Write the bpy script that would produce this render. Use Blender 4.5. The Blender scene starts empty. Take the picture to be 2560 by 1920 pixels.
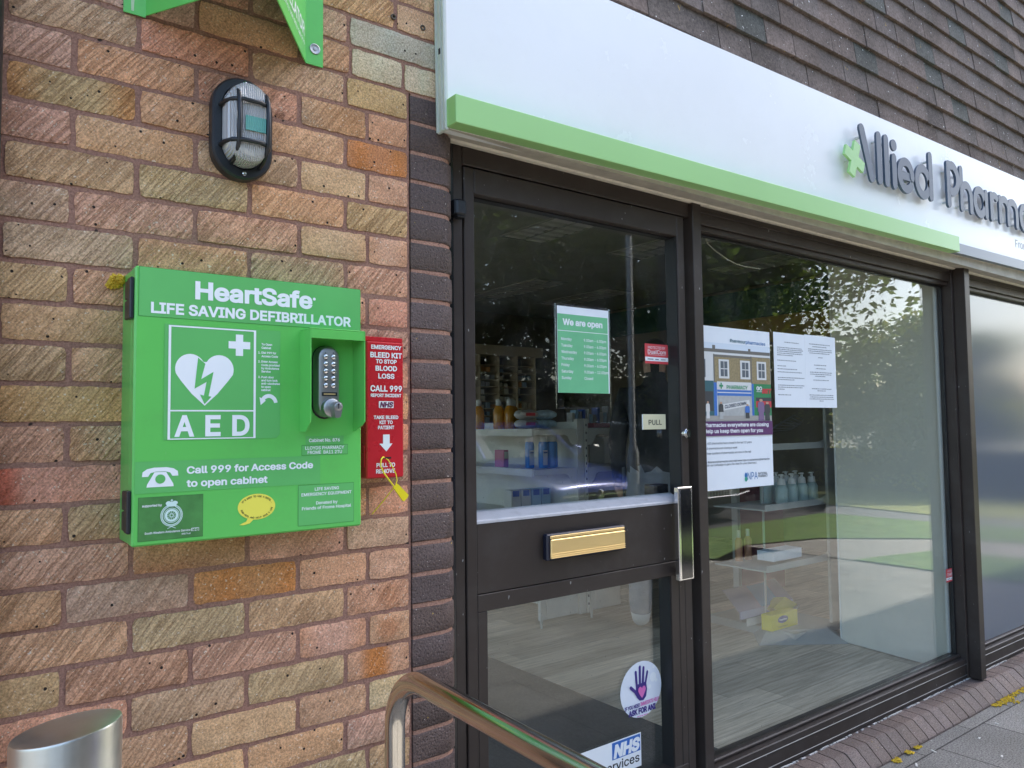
import bpy, math, random, os
from mathutils import Vector, Matrix
rnd = random.Random(7)
S = bpy.context.scene
COL = S.collection
H = 2.18                      # every thing is lifted by this at the end: brick datum -> height above the pavement
R = math.radians

# ------------------------------------------------------------------ camera, sky, sun, exposure
def make_camera():
    yaw, pitch, roll = R(37.308), R(3.072), R(-0.670)
    f = Vector((math.sin(yaw)*math.cos(pitch), math.cos(yaw)*math.cos(pitch), math.sin(pitch)))
    r = Vector((math.cos(yaw), -math.sin(yaw), 0)); u = r.cross(f)
    r2 = math.cos(roll)*r + math.sin(roll)*u; u2 = -math.sin(roll)*r + math.cos(roll)*u
    cam = bpy.data.cameras.new('camera'); ob = bpy.data.objects.new('camera', cam); COL.objects.link(ob)
    m = Matrix(((r2.x, u2.x, -f.x, -0.9393), (r2.y, u2.y, -f.y, -1.6488), (r2.z, u2.z, -f.z, -0.8373+H), (0, 0, 0, 1)))
    ob.matrix_world = m
    cam.sensor_fit = 'HORIZONTAL'; cam.sensor_width = 36; cam.lens = 1916.7/2560*36
    cam.clip_start = 0.05; cam.clip_end = 600
    S.camera = ob
make_camera()
SUN_EL, SUN_AZ = R(50), R(77.5)           # azimuth from +Y (behind the shop) towards +X
w = bpy.data.worlds.new("World"); S.world = w; w.use_nodes = True
nt = w.node_tree; bg = nt.nodes['Background']
sky = nt.nodes.new('ShaderNodeTexSky'); sky.sky_type = 'NISHITA'; sky.sun_disc = False
sky.sun_elevation = SUN_EL; sky.sun_rotation = SUN_AZ
sky.air_density = 1.0; sky.dust_density = 3.5; sky.ozone_density = 1.0; sky.altitude = 50
nt.links.new(sky.outputs[0], bg.inputs[0]); bg.inputs[1].default_value = 0.15
sl = bpy.data.lights.new('sun', 'SUN'); sl.energy = 2.8; sl.angle = R(0.53); sl.color = (1, .95, .87)
so = bpy.data.objects.new('sun', sl); COL.objects.link(so)
sd = Vector((math.sin(SUN_AZ)*math.cos(SUN_EL), math.cos(SUN_AZ)*math.cos(SUN_EL), math.sin(SUN_EL)))
so.rotation_euler = sd.to_track_quat('Z', 'Y').to_euler(); so.location = (0, 0, 20)
S.view_settings.view_transform = 'Standard'; S.view_settings.look = 'None'
S.view_settings.exposure = 2.15; S.view_settings.gamma = 1
S.render.engine = 'CYCLES'
S.cycles.max_bounces = 8; S.cycles.transparent_max_bounces = 16; S.cycles.glossy_bounces = 5; S.cycles.diffuse_bounces = 4
S.cycles.caustics_reflective = False; S.cycles.caustics_refractive = False; S.cycles.use_denoising = True

# ------------------------------------------------------------------ materials
MATS = {}
def nodes_of(name):
    m = bpy.data.materials.new(name); m.use_nodes = True
    return m, m.node_tree.nodes, m.node_tree.links, m.node_tree.nodes['Principled BSDF']
def math_n(N, L, op, a, b=None, clamp=False):
    n = N.new('ShaderNodeMath'); n.operation = op; n.use_clamp = clamp
    for i, x in enumerate((a, b)):
        if x is None: continue
        if hasattr(x, 'is_output'): L.new(x, n.inputs[i])
        else: n.inputs[i].default_value = x
    return n.outputs[0]
def mixc(N, L, fac, a, b, mode='MIX'):
    n = N.new('ShaderNodeMix'); n.data_type = 'RGBA'; n.blend_type = mode
    for i, x in ((0, fac), (6, a), (7, b)):
        if hasattr(x, 'is_output'): L.new(x, n.inputs[i])
        else: n.inputs[i].default_value = x if i == 0 else (*x, 1) if len(x) == 3 else x
    return n.outputs[2]
def noise(N, L, vec, scale, detail=3, rough=.55):
    n = N.new('ShaderNodeTexNoise'); n.inputs['Scale'].default_value = scale
    n.inputs['Detail'].default_value = detail; n.inputs['Roughness'].default_value = rough
    if vec is not None: L.new(vec, n.inputs['Vector'])
    return n.outputs['Fac']
def ramp(N, L, fac, a, b, ca=(0, 0, 0), cb=(1, 1, 1)):
    n = N.new('ShaderNodeValToRGB'); e = n.color_ramp.elements
    e[0].position = a; e[1].position = b; e[0].color = (*ca, 1); e[1].color = (*cb, 1)
    L.new(fac, n.inputs[0]); return n.outputs[0]
def bump(N, L, h, strength, dist=.002, prev=None):
    n = N.new('ShaderNodeBump'); n.inputs['Strength'].default_value = strength; n.inputs['Distance'].default_value = dist
    L.new(h, n.inputs['Height'])
    if prev is not None: L.new(prev, n.inputs['Normal'])
    return n.outputs[0]
def objco(N): return N.new('ShaderNodeTexCoord').outputs['Object']
def M(name, base=(.5, .5, .5), rough=.5, metal=0., spec=.5, var=0., vs=8., bmp=0., bs=60., grime=0., gs=3., gcol=(.08, .07, .06), rvar=0., coat=0., emit=0., speck=0.):
    if name in MATS: return MATS[name]
    m, N, L, P = nodes_of(name)
    P.inputs['Roughness'].default_value = rough; P.inputs['Metallic'].default_value = metal
    P.inputs['Specular IOR Level'].default_value = spec; P.inputs['Coat Weight'].default_value = coat
    c = None; co = objco(N)
    if var:
        f = noise(N, L, co, vs, 4)
        lo = tuple(x*(1-var) for x in base); hi = tuple(min(1, x*(1+var)) for x in base)
        c = ramp(N, L, f, .3, .7, lo, hi)
    if grime:
        f = ramp(N, L, noise(N, L, co, gs, 6, .7), .5, .75)
        f2 = math_n(N, L, 'MULTIPLY', f, grime)
        c = mixc(N, L, f2, c if c is not None else base, gcol)
    if speck:
        mp = N.new('ShaderNodeMapping'); mp.inputs['Scale'].default_value = (1, 1, .45); L.new(co, mp.inputs['Vector'])
        c = mixc(N, L, math_n(N, L, 'MULTIPLY', ramp(N, L, noise(N, L, mp.outputs[0], 85, 2, .6), .74, .77), speck), c if c is not None else base, (.45, .44, .42))
    if c is not None: L.new(c, P.inputs['Base Color'])
    else: P.inputs['Base Color'].default_value = (*base, 1)
    if rvar:
        f = noise(N, L, co, 5, 5, .7)
        L.new(math_n(N, L, 'ADD', math_n(N, L, 'MULTIPLY', f, rvar), rough-rvar*.5), P.inputs['Roughness'])
    if bmp: L.new(bump(N, L, noise(N, L, co, bs, 4), bmp), P.inputs['Normal'])
    if emit: P.inputs['Emission Color'].default_value = (*base, 1); P.inputs['Emission Strength'].default_value = emit
    MATS[name] = m; return m

def brick_mat():
    m, N, L, P = nodes_of('buff_brick')
    at = N.new('ShaderNodeAttribute'); at.attribute_name = 'Col'
    av = N.new('ShaderNodeAttribute'); av.attribute_name = 'Var'
    co = objco(N)
    sep = N.new('ShaderNodeSeparateColor'); L.new(av.outputs['Color'], sep.inputs[0])
    add = N.new('ShaderNodeVectorMath'); add.operation = 'ADD'; L.new(co, add.inputs[0])
    sc = N.new('ShaderNodeVectorMath'); sc.operation = 'SCALE'; L.new(av.outputs['Color'], sc.inputs[0]); sc.inputs['Scale'].default_value = 7.
    L.new(sc.outputs[0], add.inputs[1])
    vr = N.new('ShaderNodeVectorRotate'); vr.rotation_type = 'AXIS_ANGLE'; vr.inputs['Axis'].default_value = (0, 1, 0); vr.inputs['Angle'].default_value = R(52)
    L.new(add.outputs[0], vr.inputs['Vector'])
    mp = N.new('ShaderNodeMapping'); mp.inputs['Scale'].default_value = (11, 30, 185); L.new(vr.outputs[0], mp.inputs['Vector'])
    wv = N.new('ShaderNodeVectorMath'); wv.operation = 'MULTIPLY_ADD'; nz_ = N.new('ShaderNodeTexNoise'); nz_.inputs['Scale'].default_value = 22; L.new(add.outputs[0], nz_.inputs['Vector']); L.new(nz_.outputs['Color'], wv.inputs[0]); wv.inputs[1].default_value = (.25, .25, .8); L.new(mp.outputs[0], wv.inputs[2])
    streak = noise(N, L, wv.outputs[0], 1.0, 4, .62)
    st = ramp(N, L, streak, .36, .53)
    grain = noise(N, L, co, 230, 5, .75)
    blotch = noise(N, L, add.outputs[0], 26, 4, .6)
    c = mixc(N, L, math_n(N, L, 'MULTIPLY', blotch, .5), at.outputs['Color'], (.62, .42, .26), 'MULTIPLY')
    c = mixc(N, L, math_n(N, L, 'MULTIPLY', math_n(N, L, 'SUBTRACT', 1., st), math_n(N, L, 'MULTIPLY', sep.outputs[0], .48)), c, (.42, .31, .23), 'MULTIPLY')
    gr = ramp(N, L, grain, .33, .68, (.40, .36, .32), (1.42, 1.40, 1.36))
    c = mixc(N, L, .85, c, gr, 'MULTIPLY')
    spk = ramp(N, L, noise(N, L, add.outputs[0], 190, 2, .5), .665, .70)
    c = mixc(N, L, math_n(N, L, 'MULTIPLY', spk, .75), c, (.85, .74, .58))
    vo = N.new('ShaderNodeTexVoronoi'); vo.inputs['Scale'].default_value = 40; L.new(add.outputs[0], vo.inputs['Vector'])
    pit = math_n(N, L, 'LESS_THAN', vo.outputs['Distance'], math_n(N, L, 'ADD', math_n(N, L, 'MULTIPLY', grain, .14), .045))
    keep = math_n(N, L, 'GREATER_THAN', noise(N, L, add.outputs[0], 18, 1), .53)
    pit = math_n(N, L, 'MULTIPLY', pit, keep)
    c = mixc(N, L, pit, c, (.03, .022, .018))
    L.new(c, P.inputs['Base Color']); P.inputs['Roughness'].default_value = .9; P.inputs['Specular IOR Level'].default_value = .25
    hgt = math_n(N, L, 'ADD', math_n(N, L, 'MULTIPLY', st, math_n(N, L, 'ADD', sep.outputs[0], .1)), math_n(N, L, 'MULTIPLY', grain, .55))
    hgt = math_n(N, L, 'SUBTRACT', hgt, math_n(N, L, 'MULTIPLY', pit, 1.5))
    L.new(bump(N, L, hgt, .9, .003), P.inputs['Normal'])
    return m
def mortar_mat(name, base):
    m, N, L, P = nodes_of(name); co = objco(N)
    a = noise(N, L, co, 210, 5, .75); b = noise(N, L, co, 9, 4, .6)
    c = ramp(N, L, a, .32, .7, tuple(x*.55 for x in base), tuple(min(1, x*1.45) for x in base))
    c = mixc(N, L, math_n(N, L, 'MULTIPLY', b, .6), c, (.62, .55, .55), 'MULTIPLY')
    hole = ramp(N, L, noise(N, L, co, 40, 2, .5), .72, .75)
    c = mixc(N, L, hole, c, (.05, .035, .03))
    L.new(c, P.inputs['Base Color']); P.inputs['Roughness'].default_value = .95; P.inputs['Specular IOR Level'].default_value = .2
    L.new(bump(N, L, a, .7, .002), P.inputs['Normal']); return m
def dark_brick_mat():
    m, N, L, P = nodes_of('dark_engineering_brick'); co = objco(N)
    at = N.new('ShaderNodeAttribute'); at.attribute_name = 'Col'
    a = noise(N, L, co, 190, 5, .75); b = noise(N, L, co, 14, 4, .6)
    c = mixc(N, L, .95, at.outputs['Color'], ramp(N, L, a, .33, .68, (.40, .38, .38), (1.65, 1.55, 1.5)), 'MULTIPLY')
    c = mixc(N, L, math_n(N, L, 'MULTIPLY', b, .5), c, (.5, .4, .42), 'MULTIPLY')
    wsp = ramp(N, L, noise(N, L, co, 150, 1), .745, .765)
    c = mixc(N, L, wsp, c, (.6, .52, .45))
    li = ramp(N, L, noise(N, L, co, 70, 3, .6), .715, .735)
    c = mixc(N, L, math_n(N, L, 'MULTIPLY', li, .9), c, (.55, .36, .05))
    L.new(c, P.inputs['Base Color']); P.inputs['Roughness'].default_value = .62; P.inputs['Specular IOR Level'].default_value = .45
    v = N.new('ShaderNodeTexVoronoi'); v.inputs['Scale'].default_value = 120; L.new(co, v.inputs['Vector'])
    pit = ramp(N, L, v.outputs['Distance'], .1, .45)
    h = math_n(N, L, 'ADD', math_n(N, L, 'MULTIPLY', pit, .5), a)
    L.new(bump(N, L, h, 1., .0035), P.inputs['Normal']); return m
def tile_mat():
    m, N, L, P = nodes_of('weathered_wall_tile'); co = objco(N)
    at = N.new('ShaderNodeAttribute'); at.attribute_name = 'Col'
    a = noise(N, L, co, 95, 6, .8); b = noise(N, L, co, 5, 5, .65)
    c = mixc(N, L, .9, at.outputs['Color'], ramp(N, L, a, .34, .66, (.45, .43, .41), (1.5, 1.47, 1.44)), 'MULTIPLY')
    c = mixc(N, L, math_n(N, L, 'MULTIPLY', ramp(N, L, b, .42, .7), .75), c, (.45, .46, .43), 'MULTIPLY')
    wsp = ramp(N, L, noise(N, L, co, 75, 1), .755, .765)
    c = mixc(N, L, wsp, c, (.8, .78, .72))
    li = ramp(N, L, noise(N, L, co, 24, 4, .6), .70, .715)
    c = mixc(N, L, math_n(N, L, 'MULTIPLY', li, .85), c, (.42, .27, .07))
    L.new(c, P.inputs['Base Color']); P.inputs['Roughness'].default_value = .9; P.inputs['Specular IOR Level'].default_value = .3
    L.new(bump(N, L, a, .6, .002), P.inputs['Normal']); return m
def paving_mat():
    m, N, L, P = nodes_of('concrete_slabs'); co = objco(N)
    sp = N.new('ShaderNodeSeparateXYZ'); L.new(co, sp.inputs[0])
    P0 = .425
    yy = math_n(N, L, 'DIVIDE', math_n(N, L, 'ADD', sp.outputs[1], .14), P0)
    row = math_n(N, L, 'FLOOR', yy); fy = math_n(N, L, 'FRACT', yy)
    off = math_n(N, L, 'MULTIPLY', math_n(N, L, 'MODULO', math_n(N, L, 'ABSOLUTE', row), 2.), .31)
    xx = math_n(N, L, 'DIVIDE', math_n(N, L, 'ADD', math_n(N, L, 'ADD', sp.outputs[0], off), .275), P0)
    fx = math_n(N, L, 'FRACT', xx); colx = math_n(N, L, 'FLOOR', xx)
    def edge(f): return math_n(N, L, 'MINIMUM', f, math_n(N, L, 'SUBTRACT', 1., f))
    wob = math_n(N, L, 'MULTIPLY', noise(N, L, co, 30, 2), .008)
    d = math_n(N, L, 'MINIMUM', edge(fx), edge(fy))
    joint = math_n(N, L, 'LESS_THAN', d, math_n(N, L, 'ADD', wob, .0035))
    wn = N.new('ShaderNodeTexWhiteNoise'); wn.noise_dimensions = '2D'
    cb = N.new('ShaderNodeCombineXYZ'); L.new(row, cb.inputs[0]); L.new(colx, cb.inputs[1]); L.new(cb.outputs[0], wn.inputs['Vector'])
    a = noise(N, L, co, 150, 5, .8); b = noise(N, L, co, 3.2, 5, .65)
    c = ramp(N, L, a, .36, .64, (.055, .052, .046), (.42, .40, .36))
    tone = math_n(N, L, 'ADD', math_n(N, L, 'MULTIPLY', wn.outputs['Value'], .25), .85)
    tc = N.new('ShaderNodeCombineColor'); [L.new(tone, tc.inputs[i]) for i in range(3)]
    c = mixc(N, L, 1., c, tc.outputs[0], 'MULTIPLY')
    c = mixc(N, L, math_n(N, L, 'MULTIPLY', ramp(N, L, b, .4, .7), .5), c, (.55, .54, .5), 'MULTIPLY')
    c = mixc(N, L, ramp(N, L, noise(N, L, co, 55, 2), .735, .755), c, (.55, .54, .5))
    c = mixc(N, L, joint, c, (.05, .045, .04))
    L.new(c, P.inputs['Base Color']); P.inputs['Roughness'].default_value = .92
    h = math_n(N, L, 'SUBTRACT', a, math_n(N, L, 'MULTIPLY', joint, 2.))
    L.new(bump(N, L, h, .7, .003), P.inputs['Normal']); return m
def plank_mat():
    m, N, L, P = nodes_of('grey_oak_planks'); co = objco(N)
    sp = N.new('ShaderNodeSeparateXYZ'); L.new(co, sp.inputs[0])
    yy = math_n(N, L, 'DIVIDE', sp.outputs[1], .15); row = math_n(N, L, 'FLOOR', yy); fy = math_n(N, L, 'FRACT', yy)
    wr = N.new('ShaderNodeTexWhiteNoise'); wr.noise_dimensions = '1D'; L.new(row, wr.inputs['W'])
    xx = math_n(N, L, 'ADD', math_n(N, L, 'DIVIDE', sp.outputs[0], 1.0), wr.outputs['Value']); colx = math_n(N, L, 'FLOOR', xx); fx = math_n(N, L, 'FRACT', xx)
    wn = N.new('ShaderNodeTexWhiteNoise'); wn.noise_dimensions = '2D'
    cb = N.new('ShaderNodeCombineXYZ'); L.new(row, cb.inputs[0]); L.new(colx, cb.inputs[1]); L.new(cb.outputs[0], wn.inputs['Vector'])
    mp = N.new('ShaderNodeMapping'); mp.inputs['Scale'].default_value = (1.6, 26, 1); L.new(co, mp.inputs['Vector'])
    g = noise(N, L, mp.outputs[0], 2.2, 6, .65)
    c = ramp(N, L, g, .3, .72, (.36, .285, .20), (.76, .64, .49))
    tone = math_n(N, L, 'ADD', math_n(N, L, 'MULTIPLY', wn.outputs['Value'], .55), .72)
    tc = N.new('ShaderNodeCombineColor'); [L.new(tone, tc.inputs[i]) for i in range(3)]
    c = mixc(N, L, 1., c, tc.outputs[0], 'MULTIPLY')
    j = math_n(N, L, 'MAXIMUM', math_n(N, L, 'LESS_THAN', fy, .014), math_n(N, L, 'LESS_THAN', fx, .003))
    c = mixc(N, L, math_n(N, L, 'MULTIPLY', j, .6), c, (.08, .065, .05))
    L.new(c, P.inputs['Base Color']); P.inputs['Roughness'].default_value = .5; P.inputs['Specular IOR Level'].default_value = .35; return m
def glass_mat(name='window_glass', tint=(.95, .97, .96), dust=.012):
    m = bpy.data.materials.new(name); m.use_nodes = True; N, L = m.node_tree.nodes, m.node_tree.links
    for n in list(N):
        if n.type != 'OUTPUT_MATERIAL': N.remove(n)
    out = N['Material Output']; ge = N.new('ShaderNodeNewGeometry')
    dp = N.new('ShaderNodeVectorMath'); dp.operation = 'DOT_PRODUCT'; L.new(ge.outputs['Incoming'], dp.inputs[0]); L.new(ge.outputs['Normal'], dp.inputs[1])
    c = math_n(N, L, 'ABSOLUTE', dp.outputs['Value'])
    p = math_n(N, L, 'POWER', math_n(N, L, 'SUBTRACT', 1., c), 5.)
    f = math_n(N, L, 'ADD', math_n(N, L, 'MULTIPLY', p, 1.15), .05, True)
    tr = N.new('ShaderNodeBsdfTransparent'); tr.inputs[0].default_value = (*tint, 1)
    gl = N.new('ShaderNodeBsdfGlossy'); gl.inputs['Roughness'].default_value = 0.; gl.inputs[0].default_value = (1, 1, 1, 1)
    mx = N.new('ShaderNodeMixShader'); L.new(f, mx.inputs[0]); L.new(tr.outputs[0], mx.inputs[1]); L.new(gl.outputs[0], mx.inputs[2])
    df = N.new('ShaderNodeBsdfDiffuse'); df.inputs[0].default_value = (.55, .54, .5, 1)
    m2 = N.new('ShaderNodeMixShader'); tc = objco(N)
    sm = ramp(N, L, noise(N, L, tc, 7, 6, .7), .45, .8); dust_f = math_n(N, L, 'MULTIPLY', sm, dust*2)
    spot = math_n(N, L, 'MULTIPLY', ramp(N, L, noise(N, L, tc, 130, 1), .78, .79), .35)
    L.new(math_n(N, L, 'ADD', dust_f, spot), m2.inputs[0]); L.new(mx.outputs[0], m2.inputs[1]); L.new(df.outputs[0], m2.inputs[2])
    L.new(m2.outputs[0], out.inputs[0]); return m
def leaf_mat(name):
    m, N, L, P = nodes_of(name)
    at = N.new('ShaderNodeAttribute'); at.attribute_name = 'Col'
    L.new(at.outputs['Color'], P.inputs['Base Color']); P.inputs['Roughness'].default_value = .55
    P.inputs['Specular IOR Level'].default_value = .3
    t = N.new('ShaderNodeBsdfTranslucent'); L.new(mixc(N, L, 1., at.outputs['Color'], (2.2, 2.0, 1.0), 'MULTIPLY'), t.inputs[0])
    mx = N.new('ShaderNodeMixShader'); mx.inputs[0].default_value = .5
    L.new(P.outputs[0], mx.inputs[1]); L.new(t.outputs[0], mx.inputs[2]); L.new(mx.outputs[0], N['Material Output'].inputs[0]); return m
def attr_mat(name, rough=.5):
    m, N, L, P = nodes_of(name); at = N.new('ShaderNodeAttribute'); at.attribute_name = 'Col'
    L.new(at.outputs['Color'], P.inputs['Base Color']); P.inputs['Roughness'].default_value = rough; return m
def steel_mat(name, base=(.62, .61, .58), rough=.22, brush=(3, 3, 260)):
    m, N, L, P = nodes_of(name); co = objco(N)
    mp = N.new('ShaderNodeMapping'); mp.inputs['Scale'].default_value = brush; L.new(co, mp.inputs['Vector'])
    a = noise(N, L, mp.outputs[0], 1.5, 4, .6); b = noise(N, L, co, 9, 5, .7)
    L.new(ramp(N, L, b, .35, .75, tuple(x*.82 for x in base), base), P.inputs['Base Color'])
    P.inputs['Metallic'].default_value = 1.
    rr = math_n(N, L, 'ADD', math_n(N, L, 'MULTIPLY', math_n(N, L, 'ADD', a, b), rough*.5), rough*.5)
    L.new(rr, P.inputs['Roughness']); L.new(bump(N, L, a, .08, .0005), P.inputs['Normal']); return m

BRICK = brick_mat(); MORTAR = mortar_mat('pink_mortar', (.37, .205, .15)); MORTAR2 = mortar_mat('orange_mortar', (.44, .25, .18))
DARKB = dark_brick_mat(); TILE = tile_mat(); PAVE = paving_mat(); PLANK = plank_mat()
GLASS = glass_mat(); ACRY = glass_mat('clear_plastic', (.97, .98, .98), .02)
FRAME = M('bronze_frame', (.042, .032, .027), .42, spec=.28, var=.12, vs=3, rvar=.15, grime=.25, gs=6, gcol=(.09, .085, .08), speck=.7)
FRAMED = M('black_frame', (.012, .012, .014), .22, var=.1)
RUBBER = M('black_rubber', (.008, .008, .009), .5)
GREEN = M('cabinet_green', (.13, .55, .11), .3, spec=.5, var=.05, vs=3, rvar=.14, bmp=.02, bs=300, grime=.22, gs=11, gcol=(.12, .30, .09), speck=.12)
GREENS = M('sticker_green', (.12, .47, .125), .42, var=.06, vs=6)
GREEND = M('dark_sticker_green', (.065, .235, .055), .5, var=.2, vs=30)
EDGE = M('sticker_dirt', (.03, .16, .03), .7)
WHITE = M('white_vinyl', (.84, .87, .88), .4)
PANEL = M('white_panel', (.86, .86, .85), .26, spec=.5, var=.02, vs=1.2, grime=.10, gs=2.5, gcol=(.5, .5, .46), rvar=.1, speck=.15)
LIME = M('lime_trim', (.34, .62, .23), .33, var=.03, vs=2)
GREYT = M('slate_trim', (.145, .18, .225), .35)
LETTER = M('slate_letter', (.055, .082, .122), .42)
ALU = M('painted_aluminium', (.62, .64, .60), .4, grime=.3, gs=12, gcol=(.3, .3, .27))
CREAM = M('flaking_cream', (.50, .46, .38), .75, var=.12, vs=14, grime=.5, gs=9, gcol=(.25, .22, .17), bmp=.3, bs=40)
BLACKP = M('black_plastic', (.012, .014, .018), .38, var=.15, grime=.12, gs=15, gcol=(.15, .14, .12))
RED = M('kit_red', (.56, .02, .03), .28, var=.05, rvar=.1); REDS = M('sticker_red', (.62, .07, .08), .4)
GOLD = M('brass_plate', (.86, .66, .32), .45, metal=1., rvar=.15)
CHROME = M('chrome', (.7, .7, .7), .12, metal=1.)
STEELB = steel_mat('bollard_steel', (.64, .63, .60), .34, (60, 60, 2)); STEELR = steel_mat('rail_steel', (.66, .63, .58), .16, (60, 2, 60))
ZINC = M('satin_zinc', (.34, .345, .34), .36, metal=.85, var=.1)
YELLOW = M('seal_yellow', (.83, .66, .015), .4); YEL2 = M('bubble_yellow', (.88, .78, .10), .45)
BLACK = M('print_black', (.012, .012, .014), .5); PAPER = M('paper', (.80, .84, .88), .6, var=.02, vs=12)
GREYTX = M('print_grey', (.22, .24, .27), .6); PURPLE = M('print_purple', (.10, .02, .12), .5); NAVY = M('print_navy', (.04, .02, .20), .5); PINK = M('print_pink', (.68, .16, .45), .5)
NHSB = M('print_blue', (.02, .13, .48), .45); MINT = M('sheet_green', (.16, .50, .25), .45, var=.08, vs=9); CREAMP = M('cream_plate', (.66, .63, .42), .45)
SHELF = M('shelf_white', (.62, .61, .55), .45, var=.05); GREYPANEL = M('board_grey', (.78, .75, .65), .6)
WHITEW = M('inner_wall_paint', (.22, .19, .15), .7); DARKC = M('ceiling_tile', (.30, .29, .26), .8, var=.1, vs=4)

# ------------------------------------------------------------------ mesh builder
class MB:
    def __init__(s): s.v = []; s.f = []; s.m = []; s.c = None; s.d = None
    def add(s, vs, fs, mi=0, col=None, var=None):
        o = len(s.v); s.v += [tuple(v) for v in vs]; s.f += [tuple(i+o for i in f) for f in fs]; s.m += [mi]*len(fs)
        if col is not None:
            if s.c is None: s.c = [(1, 1, 1)]*o
            s.c += col if isinstance(col, list) else [col]*len(vs)
        elif s.c is not None: s.c += [(1, 1, 1)]*len(vs)
        if var is not None:
            if s.d is None: s.d = [(0, 0, 0)]*o
            s.d += [var]*len(vs)
        elif s.d is not None: s.d += [(0, 0, 0)]*len(vs)
        return s
    def box(s, x0, x1, y0, y1, z0, z1, b=0., mi=0, col=None):
        if x0 > x1: x0, x1 = x1, x0
        if y0 > y1: y0, y1 = y1, y0
        if z0 > z1: z0, z1 = z1, z0
        lo, hi = (x0, y0, z0), (x1, y1, z1); b = min(b, *(0.45*(hi[i]-lo[i]) for i in range(3)))
        if b <= 0:
            v = [(x, y, z) for x in (x0, x1) for y in (y0, y1) for z in (z0, z1)]
            return s.add(v, [(0, 1, 3, 2), (4, 6, 7, 5), (0, 4, 5, 1), (2, 3, 7, 6), (0, 2, 6, 4), (1, 5, 7, 3)], mi, col)
        v = []; idx = {}
        for k in range(8):
            sg = (k & 1, k >> 1 & 1, k >> 2 & 1)
            for ax in range(3):
                p = [0, 0, 0]
                for a in range(3):
                    e = hi[a] if sg[a] else lo[a]
                    p[a] = e if a == ax else (e-b if sg[a] else e+b)
                idx[k, ax] = len(v); v.append(p)
        f = []
        for ax in range(3):
            o1, o2 = (ax+1) % 3, (ax+2) % 3
            for sgn in (0, 1):
                ks = [sgn << ax | a << o1 | c << o2 for a, c in ((0, 0), (1, 0), (1, 1), (0, 1))]
                f.append([idx[k, ax] for k in ks])
            for a in (0, 1):
                for c in (0, 1):
                    k0 = a << o1 | c << o2; k1 = k0 | 1 << ax
                    f.append([idx[k0, o1], idx[k1, o1], idx[k1, o2], idx[k0, o2]])
        for k in range(8): f.append([idx[k, a] for a in range(3)])
        return s.add(v, f, mi, col)
    def prism(s, poly, y0, y1, mi=0, col=None):            # outline in x-z, extruded along y
        n = len(poly); v = [(x, y0, z) for x, z in poly]+[(x, y1, z) for x, z in poly]
        f = [tuple(range(n)), tuple(range(2*n-1, n-1, -1))]+[(i, (i+1) % n, n+(i+1) % n, n+i) for i in range(n)]
        return s.add(v, f, mi, col)
    def prismx(s, poly, x0, x1, mi=0, col=None):           # outline in y-z, extruded along x
        n = len(poly); v = [(x0, y, z) for y, z in poly]+[(x1, y, z) for y, z in poly]
        f = [tuple(range(n)), tuple(range(2*n-1, n-1, -1))]+[(i, (i+1) % n, n+(i+1) % n, n+i) for i in range(n)]
        return s.add(v, f, mi, col)
    def prismz(s, poly, z0, z1, mi=0, col=None):
        n = len(poly); v = [(x, y, z0) for x, y in poly]+[(x, y, z1) for x, y in poly]
        f = [tuple(range(n)), tuple(range(2*n-1, n-1, -1))]+[(i, (i+1) % n, n+(i+1) % n, n+i) for i in range(n)]
        return s.add(v, f, mi, col)
    def flat(s, poly, y, mi=0, col=None):                  # one printed shape facing the street
        return s.add([(x, y, z) for x, z in poly], [tuple(range(len(poly)))], mi, col)
    def rect(s, x0, x1, z0, z1, y, mi=0): return s.flat([(x0, z0), (x1, z0), (x1, z1), (x0, z1)], y, mi)
    def lathe(s, prof, cx, cy, n=24, mi=0, axis='z', c3=0., col=None):   # prof: (r, h)
        v = []; f = []
        for r, h in prof:
            for i in range(n):
                a = 2*math.pi*i/n; p, q = r*math.cos(a), r*math.sin(a)
                v.append((cx+p, cy+q, h) if axis == 'z' else (cx+p, h, cy+q) if axis == 'y' else (h, cx+p, cy+q))
        for k in range(len(prof)-1):
            for i in range(n): f.append((k*n+i, k*n+(i+1) % n, (k+1)*n+(i+1) % n, (k+1)*n+i))
        if prof[0][0] > 1e-6: f.append(tuple(range(n-1, -1, -1)))
        if prof[-1][0] > 1e-6: f.append(tuple((len(prof)-1)*n+i for i in range(n)))
        return s.add(v, f, mi, col)
    def tube(s, path, r, n=10, mi=0, col=None):
        P = [Vector(p) for p in path]; rs = r if isinstance(r, list) else [r]*len(P); v = []; f = []
        t = (P[1]-P[0]).normalized(); up = Vector((0, 0, 1)) if abs(t.z) < .9 else Vector((1, 0, 0)); a = t.cross(up).normalized()
        for k, p in enumerate(P):
            t = (P[min(k+1, len(P)-1)]-P[max(k-1, 0)]).normalized()
            a = (a-t*a.dot(t)).normalized(); b = t.cross(a)
            for i in range(n):
                th = 2*math.pi*i/n; v.append(p+(a*math.cos(th)+b*math.sin(th))*rs[k])
        for k in range(len(P)-1):
            for i in range(n): f.append((k*n+i, k*n+(i+1) % n, (k+1)*n+(i+1) % n, (k+1)*n+i))
        f.append(tuple(range(n-1, -1, -1))); f.append(tuple((len(P)-1)*n+i for i in range(n)))
        return s.add(v, f, mi, col)
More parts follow.
